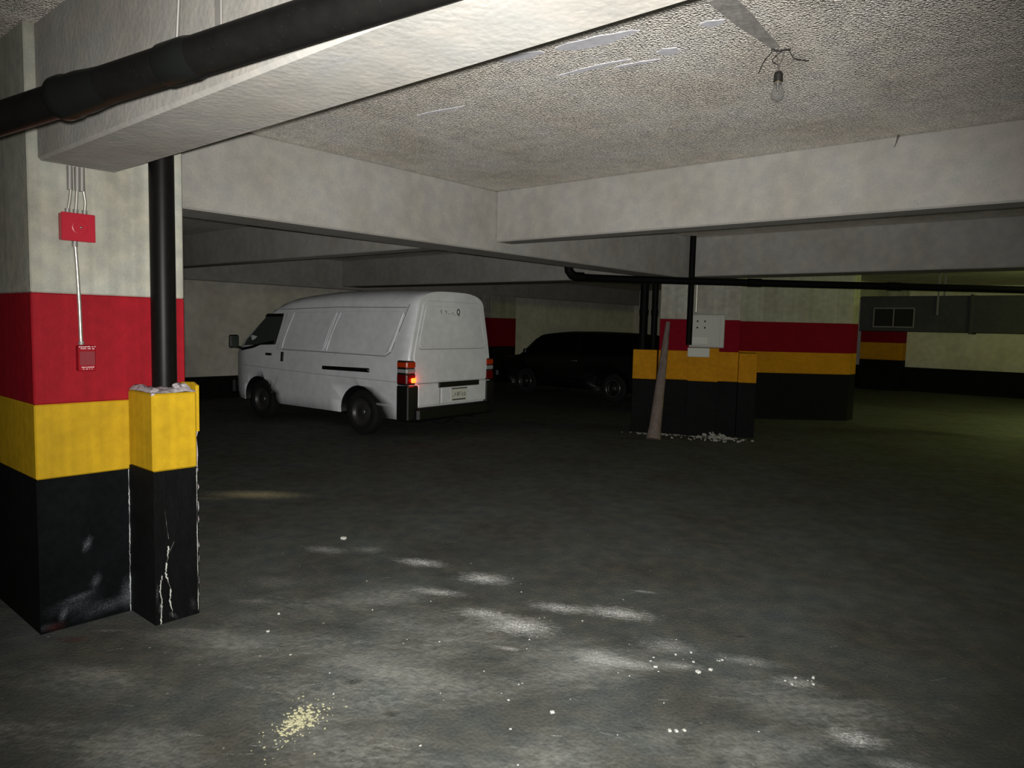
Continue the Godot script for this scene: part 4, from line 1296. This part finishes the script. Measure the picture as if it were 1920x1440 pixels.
func build_right_end() -> void:
	# skewed wall stub with the same stripes
	var u := Vector3(1.08, 0, 1.26).normalized()
	var A := Vector3(12.05, 0, -4.82) - u * 0.8
	var E := Vector3(13.09, 0, -3.59)
	var bk := Vector3(u.z, 0, -u.x) * 0.30
	var c := thing("striped_wall", "dim concrete wall stub with red, yellow and black bands right of far column", "wall", A, 0.0, "", "structure")
	var foot := PackedVector2Array()
	for p in [A, E, E + Vector3(0.36, 0, 0), A + bk]: foot.append(Vector2(p.x - A.x, p.z - A.z))
	for q in [["shaft", 1.67, CEIL, M.column], ["red_band", 1.16, 1.67, M.far_red], ["yellow_band", 0.80, 1.16, M.far_yellow], ["black_base", 0.0, 0.80, M.black]]:
		var st := mb()
		plate(st, foot, Transform3D(Basis(Vector3.RIGHT, Vector3.BACK, Vector3.UP), Vector3(0, q[1], 0)), q[2] - q[1])
		obj(q[0], st, q[3], c)
	# striped pier on the end wall and on the back wall
	for q in [[Vector3(21.4, 0, -5.05), Vector3(0.40, 0, 1.05), "small striped pier against the white end wall at far right"], [Vector3(14.3, 0, -12.78), Vector3(1.0, 0, 0.44), "dark red-banded pier against the back wall between van and car"]]:
		var p := thing("striped_pier", q[2], "pier", q[0], 0.0, "", "structure")
		var s: Vector3 = q[1]
		for e in [["shaft", 1.69, CEIL if q[0].z > -10 else 2.28, M.column], ["red_band", 1.28 if q[0].z > -10 else 0.95, 1.69, M.far_red], ["yellow_band", 0.82, 1.28, M.far_yellow], ["black_base", 0.0, 0.82 if q[0].z > -10 else 0.95, M.black]]:
			if e[0] == "yellow_band" and q[0].z < -10: continue
			var st := mb()
			bar(st, Vector3(-s.x * 0.5, e[1], -s.z * 0.5), Vector3(s.x * 0.5, e[2], s.z * 0.5), 0.006)
			obj(e[0], st, e[3], p)
	# air duct hung under the slab
	var D := Vector3(14.75, 1.56, -1.0)
	var du := thing("air_duct", "dark rectangular air duct hanging across the far right background", "duct", D)
	var st := mb()
	bar(st, Vector3(-0.25, 0, -2.85), Vector3(0.25, 0.64, 4.5), 0.01)
	obj("casing", st, M.duct, du)
	st = mb()
	pass
	for z in [-1.1, 0.6, 2.4]:
		st = mb()
		bar(st, Vector3(-0.27, -0.02, z), Vector3(0.27, 0.66, z + 0.05), 0.004)
		obj("flange", st, M.duct, du)
	var gr := Node3D.new()
	gr.name = "grille"
	du.add_child(gr)
	gr.position = Vector3(-0.255, 0.25, -2.28)
	var fr := mb()
	for y in [-0.17, 0.17]: box(fr, Vector3(0, y, 0), Vector3(0.02, 0.025, 0.68), 0.004)
	for z in [-0.33, 0.0, 0.33]: box(fr, Vector3(0, 0, z), Vector3(0.02, 0.34, 0.02), 0.004)
	obj("frame", fr, M.duct_frame, gr)
	fr = mb()
	bar(fr, Vector3(-0.003, -0.16, -0.32), Vector3(0.004, 0.16, 0.32))
	obj("opening", fr, M.void, gr)
	for z in [-1.6, 1.5, 3.9]:
		for x in [-0.262, 0.262]:
			st = mb()
			bar(st, Vector3(x - 0.006, 0.3, z), Vector3(x + 0.006, CEIL - D.y, z + 0.03))
			obj("hanger", st, M.duct_frame, du)
	# two bare fluorescent battens, out of the picture to the right
	for q in [[Vector3(16.4, 2.60, 0.3), 0.85, "bare fluorescent batten lamp on the ceiling beyond the air duct"], [Vector3(13.3, 2.60, 1.2), 1.3, "bare fluorescent batten lamp on the ceiling before the air duct"]]:
		var L: Vector3 = q[0]
		var lm := thing("ceiling_lamp", q[2], "lamp", L, 0.0, "fluorescent battens")
		st = mb()
		bar(st, Vector3(-0.04, 0.07, -0.62), Vector3(0.04, CEIL - L.y, 0.62), 0.006)
		obj("batten", st, M.panel_label, lm)
		st = mb()
		tube(st, [Vector3(0, 0.03, -0.6), Vector3(0, 0.03, 0.6)], 0.018, 14)
		obj("lamp_tube", st, M.tube_glow, lm)
		for z in [-0.61, 0.61]:
			st = mb()
			box(st, Vector3(0, 0.04, z), Vector3(0.04, 0.09, 0.03), 0.005)
			obj("holder", st, M.panel_label, lm)
		for k in 2:
			var ol := OmniLight3D.new()
			ol.name = "lamp_light"
			lm.add_child(ol, true)
			ol.position = Vector3(0, -0.03, -0.3 + 0.6 * k)
			ol.light_color = Color(0.95, 1.0, 0.62)
			ol.light_energy = q[1]
			ol.light_size = 0.05
			ol.omni_range = 40.0
			ol.omni_attenuation = 2.0
			ol.shadow_enabled = true

func build_floor_litter() -> void:
	var r := RandomNumberGenerator.new()
	r.seed = 3
	var chips := func(st: SurfaceTool, cnt: int, c: Vector3, sx: float, sz: float, ang: float, lo: float, hi: float) -> void:
		for k in cnt:
			var d := Vector3(r.randfn(0, sx), 0, r.randfn(0, sz)).rotated(Vector3.UP, ang)
			var s := r.randf_range(lo, hi)
			box(st, c + d + Vector3(0, s * 0.3, 0), Vector3(s * r.randf_range(0.8, 1.8), s * 0.6, s), s * 0.15, Basis(Vector3.UP, r.randf() * TAU))
	var st := mb()
	chips.call(st, 170, Vector3(1.47, 0, -2.27), 0.05, 0.028, 0.5, 0.0025, 0.010)
	chips.call(st, 110, Vector3(1.44, 0, -2.25), 0.11, 0.05, 0.5, 0.002, 0.006)
	tag(obj("yellow_crumbs", st, M.crumb_yellow), "scatter of pale yellow crumbs on the floor at bottom left", "crumbs", "", "stuff")
	st = mb()
	chips.call(st, 14, Vector3(2.9, 0, -1.45), 0.12, 0.05, -0.8, 0.003, 0.011)
	chips.call(st, 8, Vector3(3.07, 0, -0.98), 0.05, 0.03, -0.8, 0.003, 0.012)
	chips.call(st, 45, Vector3(2.5, 0, -2.0), 0.6, 0.7, 0.0, 0.002, 0.007)
	for p in [[2.16, -1.6, 0.014], [2.36, -1.20, 0.012], [2.375, -1.18, 0.012], [2.4, -1.16, 0.011], [2.2, -1.0, 0.014], [2.23, -0.97, 0.01], [1.8, -3.05, 0.012], [1.95, -3.2, 0.012], [2.86, -1.33, 0.018], [2.92, -1.30, 0.014], [2.95, -4.02, 0.03]]:
		box(st, Vector3(p[0], p[2] * 0.3, p[1]), Vector3(p[2] * 1.2, p[2] * 0.6, p[2]), p[2] * 0.15, Basis(Vector3.UP, p[0] * 7.0))
	tag(obj("white_chips", st, M.crumb_white), "small white plaster chips strewn over the dark floor", "chips", "", "stuff")
